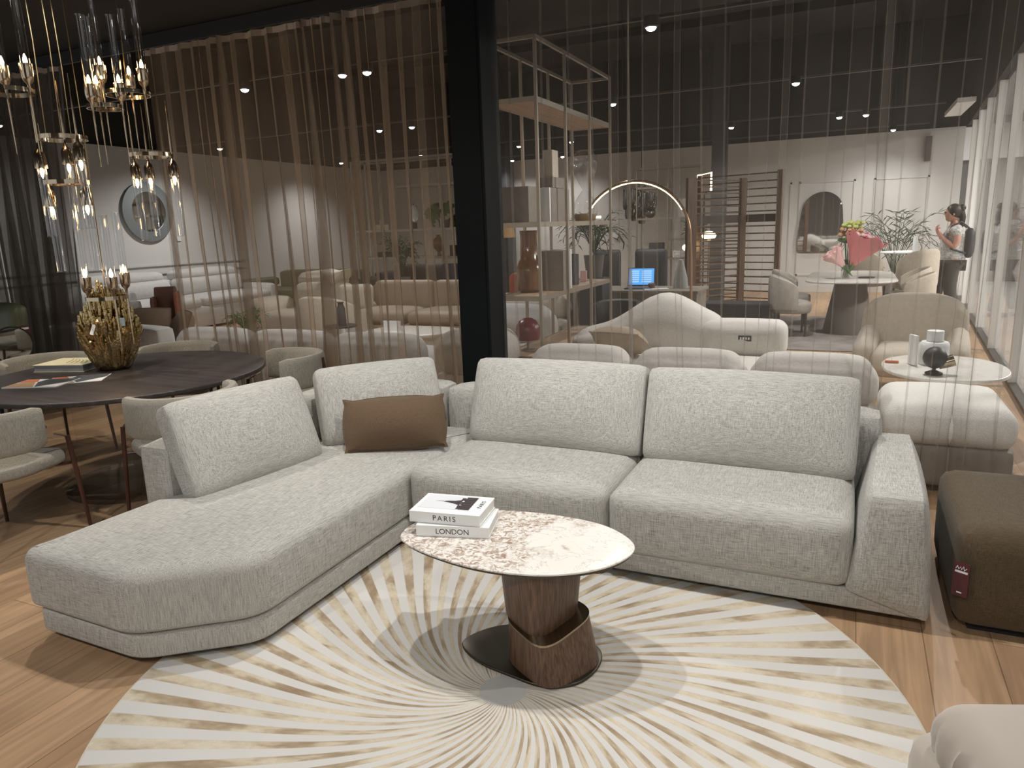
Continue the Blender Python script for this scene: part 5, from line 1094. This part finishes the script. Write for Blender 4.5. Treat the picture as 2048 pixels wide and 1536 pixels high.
# marble side table with lamp and canister
sd = thing('oval_side_table', 'oval marble side table behind the white ottoman, near the shop window', 'side table', (2.66, 2.94, 0)); 
MB().slab(selip(.40, .50, 2.2, 40), .495, .52, .008).build('table_top', 'marble_pale', sd); MB().lathe([(.20, 0), (.20, .02), (.05, .05), (.05, .47), (.12, .495), (.0001, .495)], n=28).build('pedestal', 'bronze', sd)
bl = thing('ball_lamp', 'black ball-shaped table lamp with a brass socket on the oval marble table', 'lamp', (2.57, 2.62, .522))
MB().ball((0, 0, .115), .075).build('shade', 'black', bl); MB().lathe([(.0001, 0), (.055, 0), (.055, .012), (.012, .03), (.012, .05), (.0001, .05)], n=24).build('base', 'black', bl)
MB(T(.07, .01, .085, 0, 70)).lathe([(.035, -.05), (.04, 0), (.04, .05), (.0001, .05)], n=20).build('socket', 'bronze_edge', bl)
cn = thing('white_canister', 'stacked white canister with a narrow upper jar on the oval marble table', 'jar', (2.60, 3.02, .522))
MB().lathe([(.0001, 0), (.095, 0), (.10, .01), (.10, .14), (.085, .165), (.05, .168), (.0001, .165)], n=32).build('body', 'white', cn); MB().lathe([(.0001, .17), (.055, .17), (.055, .245), (.048, .245), (.0001, .24)], n=28).build('upper_jar', 'white', cn)
box_thing('info_card', 'upright white leaflet on the marble side table next to the canister', (2.46, 2.95, .522), (.02, .10, .22), 'white', 'card', rz=25)
tg = thing('price_tag', 'small orange price tag hanging by a thread over the marble side table edge', 'tag', (2.33, 3.0, .522)); MB().box((0, 0, .008), (.09, .03, .014)).build('card', 'orange', tg, smooth=0); MB().tube([(0, 0, .015), (0, .0, .12)], 0.0015, 4).build('thread', 'white', tg)
# white tufted ottoman
ot = thing('tufted_ottoman', 'big white nubbly ottoman behind the armrest of the grey sofa', 'ottoman', (2.575, 2.0, 0))
MB().soft((0, .06, .38), (.70, .80, .24), .10, (.0, .01, .04), (16, 14, 8)).build('seat_cushion', 'boucle', ot); MB().soft((0, .05, .16), (.68, .78, .26), .05, (.0, .0, 0)).build('base', 'ash', ot)

# beige armchair
ac = thing('beige_armchair', 'large rounded beige armchair by the oval marble table', 'armchair', (2.56, 4.55, 0), -6)
def afn(p, u): p[2] += -.10*abs(u[0])**3*(u[2]+1)/2; return p
MB().soft((0, .25, .52), (.86, .17, .68), .10, (.02, .02, .02), (16, 6, 12), fn=afn).build('backrest', 'cream', ac)
MB().soft((0, -.12, .30), (.60, .66, .24), .07, (0, 0, .03), (10, 10, 5)).build('seat', 'cream', ac)
for s_ in (-1, 1): MB().soft((s_*.37, -.05, .36), (.16, .72, .44), .08, (.02, .0, .02), (6, 12, 8), fn=lambda p, u: [p[0], p[1], p[2]-.10*(1-u[1])*.5*(u[2]+1)/2]).build('armrest', 'cream', ac)
leggy(ac, ((-.3, -.35), (.3, -.35), (-.3, .28), (.3, .28)), .16)

# marble dining table with flowers
md = thing('marble_dining_table', 'pale marble dining table on a dark conical base, carrying the bouquets', 'dining table', (2.02, 8.7, 0))
MB().slab(rrect(1.15, 2.3, .42, 8), .725, .75, .008, steps=3).build('table_top', 'marble_pale', md); MB().lathe([(.34, 0), (.33, .02), (.20, .70), (.22, .725), (.0001, .725)], (0, -.55, 0), n=40).build('pedestal', mat('grey_brown_cone', (.17, .145, .125), .6), md)
dr = MB().slab(rrect(2.6, 3.4, .05, 3), 0, .008, .002, steps=1, rings=1).build('grey_rug', mat('mottled_grey_rug', (.26, .235, .215), .95, noise=.25, nscale=3)); dr.location = (1.85, 8.2, .002); tag(dr, 'mottled grey rug beneath the flower dining table', 'rug')
def dchair(label, x, y, rz, m_='taupe', h=.84):
    return tubchair('shell_chair', label, (x, y, .012), rz, .58, h, m_, th=.055, seat_h=.47, front=.36, cat='chair', group='beige shell chairs around the marble dining table', par_leg='dark_steel', top_drop=.16)
m_b = 'cream'
for a in (('shell chair at the near corner of the flower table, beside the slatted screen', 1.28, 7.72, 100), ('shell chair behind the near one, deeper under the flower table edge', 1.22, 8.75, 90), ('cream shell chair at the window side of the flower table, nearest', 2.75, 8.0, 265, 'cream'), ('cream shell chair at the window side of the flower table, further off', 2.78, 9.1, 275, 'cream')): dchair(*a)
# flowers
def bouquet(name, label, loc, wrapm, flowers, tilt, R_, seed, wrap=True, h=.42):
    t = thing(name, label, 'bouquet', loc); rd = random.Random(seed); A = Matrix.Rotation(radians(tilt[0]), 4, 'Y') @ Matrix.Rotation(radians(tilt[1]), 4, 'X')
    if wrap:
        b = MB(A); P = []
        for (r, z) in ((.03, .0), (R_*.55, h*.45), (R_*.95, h*.80), (R_*1.15, h)):
            for k in range(20):
                q = 2*pi*k/20; rr_ = r*(1+(.13*sin(5*q) if z > .3*h else 0)); P.append((rr_*cos(q), rr_*sin(q)*.75, z+(.10*h*sin(5*q+1) if z > .6*h else 0)))
        b.add(P, [(i*20+k, i*20+(k+1) % 20, (i+1)*20+(k+1) % 20, (i+1)*20+k) for i in range(3) for k in range(20)]); b.build('paper_wrap', wrapm, t, smooth=25)
    for m_, n, zz in flowers:
        b = MB(A)
        for k in range(n):
            q = rd.uniform(0, 2*pi); r = R_*sqrt(rd.random())*.95; b.ball((r*cos(q), r*sin(q)*.75, h*zz+rd.uniform(-.03, .05)-r*.15), rd.uniform(.022, .040), n=5, sc=(1, 1, .75))
        b.build('blossoms', m_, t)
    b = MB(A)
    for k in range(10): q = rd.uniform(0, 6.28); b.tube([(0, 0, -.18), (R_*.5*cos(q), R_*.35*sin(q), h*.8)], .004, 4)
    b.build('stems', 'leaf', t); return t
gv = thing('glass_vase', 'clear glass vase of stems holding the bouquets on the flower table', 'vase', (1.95, 8.15, .752)); MB().lathe([(.0001, 0), (.055, 0), (.06, .01), (.06, .20), (.055, .20), (.055, .012), (.0001, .01)], n=24).build('glass', 'clear', gv)
b = MB(); rd = random.Random(2)
for k in range(16): b.tube([(rd.uniform(-.04, .04), rd.uniform(-.04, .04), .01), (rd.uniform(-.03, .03), rd.uniform(-.03, .03), .26)], .005, 4)
b.build('stems', 'palm', gv)
bouquet('pink_bouquet', 'big bouquet in bright pink wrapping leaning towards the window on the flower table', (2.02, 8.13, .93), 'pink', (('hotpink', 26, .98), ('palepink', 26, .95), ('leaf', 8, .9)), (24, 0), .24, 4)
bouquet('pale_bouquet', 'smaller pale pink bouquet leaning towards the slatted screen on the flower table', (1.92, 8.05, .93), 'palepink', (('palepink', 30, .9),), (-40, 0), .13, 6, h=.26)
bouquet('lime_bouquet', 'upright lime and peach flowers rising above the pink wrapping', (1.97, 8.20, .94), 'pink', (('lime', 34, 1.32), ('peach', 30, 1.08), ('leaf', 16, .85)), (3, 0), .15, 9, wrap=False, h=.42)
tag(MB(T(2.22, 8.3, .752)).lathe([(.0001, 0), (.10, 0), (.11, .012), (.0001, .008)], n=24).build('dark_plate', 'charcoal'), 'small dark plate on the flower table beside the glass vase', 'plate')
# second round table, chairs
t2 = thing('round_cafe_table', 'small white-topped round table between palm and walking person', 'table', (2.85, 10.7, 0)); MB().slab(selip(.42, .42, 2, 36), .98, 1.0, .006).build('table_top', 'white', t2); MB().lathe([(.25, 0), (.25, .02), (.04, .05), (.04, .98), (.0001, .98)], n=24).build('pedestal', 'charcoal', t2)
tag(MB(T(2.93, 10.5, 1.002)).lathe([(.0001, 0), (.035, 0), (.035, .22), (.02, .25), (.0001, .25)], n=16).build('white_bottle', 'white'), 'slim white bottle on the small round table', 'bottle')
def cchair(label, x, y, rz): return tubchair('cream_high_chair', label, (x, y, 0), rz, .62, 1.08, 'cream', th=.05, seat_h=.62, front=.50, cat='chair', group='cream high chairs at the small round table', par_leg='dark_steel', top_drop=.22)
cchair('cream high-backed chair at the small round table, back towards the bouquets', 2.25, 10.45, 130); cchair('cream high-backed chair at the small round table, next to the walking person', 2.92, 9.9, 215)
bush('palm_plant', 'dark potted palm with arching fronds in front of the pale back wall', (2.75, 12.6, 0), 24, 1.0, 1.45, 'palm', .014, (.20, .45), seed=31, leaflen=.26, droop=.42)
# arch mirror on the back wall, grey wall box
am = thing('arch_mirror', 'dark-edged mirror with a rounded top on the pale back wall', 'mirror', (1.35, 14.26, 0))
P = [(-.40, .87), (.42, .87), (.46, 1.55), (.40, 1.92), (.16, 2.10), (-.12, 2.08), (-.34, 1.88), (-.42, 1.45)]
P = smooth_loop([(x*.95, z) for x, z in P[2:]]+[(-.44, 1.1), (-.42, .90), (-.38, .875), (0, .87), (.38, .875), (.43, .92), (.45, 1.2)], 4)
MB(T(0, 0, 0, 90)).slab([(x, z) for x, z in P], -.01, .012, .003, rings=2, steps=1).build('glass', 'mirror', am, smooth=20)
MB(T(0, .02, 0, 90)).slab([(x*1.03, 1.48+(z-1.48)*1.02) for x, z in P], -.012, .008, .003, rings=2, steps=1).build('rim', 'black', am, smooth=20)
tag(MB().box((3.28, 14.25, 2.86), (.11, .10, .48)).build('wall_speaker', mat('taupe_metal', (.16, .13, .125), .6), smooth=0, bevel=.008), 'slim taupe box mounted high on the back wall near the window', 'wall speaker')
tag(MB(T(-3.2, 14.28, 1.35)).box((0, 0, 0), (.14, .03, .16)).build('wall_switch', 'white', smooth=0, bevel=.005), 'white switch plate on the back wall below the smoked glass pendant', 'switch')

# ================================================================== PERSON by the window
pn = thing('person', 'person in a speckled white shirt, grey trousers and dark backpack, hands raised to the chin', 'person', (3.45, 10.35, 0), 0)
def skinned(name, verts, edges, radii, m_, par, lvl=2):
    me = bpy.data.meshes.new(name); me.from_pydata(verts, edges, []); me.materials.append(M[m_]); o = bpy.data.objects.new(name, me); COL.objects.link(o); o.parent = par
    me.skin_vertices if me.skin_vertices else None
    q = o.modifiers.new('skin', 'SKIN'); q.use_smooth_shade = True
    if not me.skin_vertices:
        bpy.context.view_layer.objects.active = o
    lay = me.skin_vertices[0].data if me.skin_vertices else None
    if lay:
        for i, r in enumerate(radii):
            lay[i].radius = (r, r) if isinstance(r, (int, float)) else r
            lay[i].use_root = (i == 0)
    s_ = o.modifiers.new('sub', 'SUBSURF'); s_.levels = lvl; s_.render_levels = lvl; return o
# faces -x, weight on the near leg, other leg stepping forward
def chain(V, E, R, pts, root=None):
    last = root
    for p, r in pts:
        V.append(p); R.append(r)
        if last is not None: E.append((last, len(V)-1))
        last = len(V)-1
    return last
V, E, R = [], [], []
pel = chain(V, E, R, [((0, 0, .90), (.15, .17))])
ch_ = chain(V, E, R, [((-.01, 0, 1.05), (.155, .165)), ((-.01, 0, 1.20), (.15, .175)), ((.0, 0, 1.33), (.12, .17))], pel)
nk = chain(V, E, R, [((-.01, 0, 1.43), .058), ((-.035, 0, 1.50), .055)], ch_)
for s_, kn, an, toe in ((-1, (-.03, -.09, .48), (.05, -.09, .08), (-.10, -.10, .035)), (1, (-.16, .10, .47), (-.24, .10, .09), (-.38, .11, .04))):
    chain(V, E, R, [((-.01, s_*.09, .80), .105), (kn, .075), (an, .048), ((an[0]-.05, an[1], .04), .045), (toe, .035)], pel)
hand = {}
for s_ in (-1, 1):
    l = chain(V, E, R, [((.0, s_*.17, 1.34), .062), ((.02, s_*.23, 1.20), .052), ((-.02, s_*.25, 1.07), .046), ((-.14, s_*.16, 1.18), .038), ((-.22, s_*.07, 1.29), .028), ((-.235, s_*.055, 1.33), (.030, .018))], ch_)
    for k in range(4): chain(V, E, R, [((-.245-.004*k, s_*.055+.016*(k-1.5), 1.375), .0095), ((-.238, s_*.045+.016*(k-1.5), 1.405-.006*abs(k-1.5)), .0085), ((-.222, s_*.035+.014*(k-1.5), 1.425-.006*abs(k-1.5)), .0075)], l)
    chain(V, E, R, [((-.215, s_*.035, 1.35), .011), ((-.205, s_*.022, 1.375), .009)], l)
body = skinned('body', V, E, R, 'skin', pn, 2)
# head
hb = MB()
def headfn(p, u): return p
prof = []
hb.ball((0, 0, 0), .105, n=16, sc=(1.0, .80, 1.18), mx=T(-.055, 0, 1.585))
hb.ball((0, 0, 0), .062, n=10, sc=(1.0, .85, .9), mx=T(-.085, 0, 1.515))
hb.add([(-.158, -.012, 1.575), (-.158, .012, 1.575), (-.150, 0, 1.615), (-.182, 0, 1.572), (-.150, 0, 1.565)], [(0, 3, 2), (3, 1, 2), (0, 4, 3), (4, 1, 3)])
for s_ in (-1, 1): hb.ball((0, 0, 0), .022, n=6, sc=(.6, .35, 1.1), mx=T(-.045, s_*.087, 1.575))
hb.build('head', 'skin', pn)
fb = MB()
for s_ in (-1, 1): fb.ball((0, 0, 0), .009, n=6, mx=T(-.148, s_*.033, 1.60))
fb.build('eyes', 'ink', pn); MB(T(-.143, 0, 1.537)).ball((0, 0, 0), .018, n=6, sc=(.35, 1.2, .35)).build('mouth', 'maroon', pn)
gl = MB()
for s_ in (-1, 1): gl.tube([(-.160, s_*.035+.022*cos(2*pi*k/12), 1.60+.018*sin(2*pi*k/12)) for k in range(13)], .0022, 4); gl.tube([(-.158, s_*.057, 1.602), (-.05, s_*.087, 1.60)], .002, 4)
gl.build('glasses', 'black', pn)
h_ = MB(); h_.ball((0, 0, 0), .112, n=14, sc=(1.0, .86, 1.10), mx=T(-.035, 0, 1.612)); h_.ball((0, 0, 0), .055, n=8, mx=T(.065, 0, 1.665)); h_.tube([(.06, 0, 1.62), (.085, 0, 1.52), (.085, .0, 1.42), (.075, 0, 1.34)], [.045, .045, .035, .012], 8); h_.build('hair', 'hair', pn)
# shirt, trousers, backpack, shoes
V, E, R = [], [], []
a = chain(V, E, R, [((-.01, 0, .78), (.205, .23)), ((-.02, 0, .95), (.19, .195)), ((-.02, 0, 1.12), (.185, .19)), ((-.01, 0, 1.24), (.165, .19)), ((.0, 0, 1.35), (.125, .165)), ((-.01, 0, 1.405), .07)])
for s_ in (-1, 1): chain(V, E, R, [((.0, s_*.175, 1.34), .078), ((.02, s_*.238, 1.215), .072)], 4)
skinned('shirt', V, E, R, 'shirt', pn)
V, E, R = [], [], []
a = chain(V, E, R, [((0, 0, .97), (.19, .21))])
for s_, kn, an in ((-1, (-.02, -.09, .48), (.05, -.09, .06)), (1, (-.15, .10, .47), (-.23, .10, .10))): chain(V, E, R, [((-.01, s_*.095, .78), .125), (kn, .10), (an, .085)], a)
skinned('trousers', V, E, R, 'trouser', pn)
MB().soft((.20, 0, 1.13), (.12, .28, .42), .05, (.02, .02, .02)).build('backpack', 'charcoal', pn)
b = MB()
for s_ in (-1, 1): b.tube([(.17, s_*.12, 1.36), (.06, s_*.135, 1.455), (-.06, s_*.13, 1.40), (-.13, s_*.15, 1.24), (-.05, s_*.20, 1.05), (.15, s_*.14, .98)], .014, 6)
b.build('backpack_strap', 'charcoal', pn)
for x, y, z in ((-.02, -.09, .035), (-.31, .105, .04)): MB().soft((x, y, z), (.26, .095, .07), .03).build('shoe', 'leather', pn)
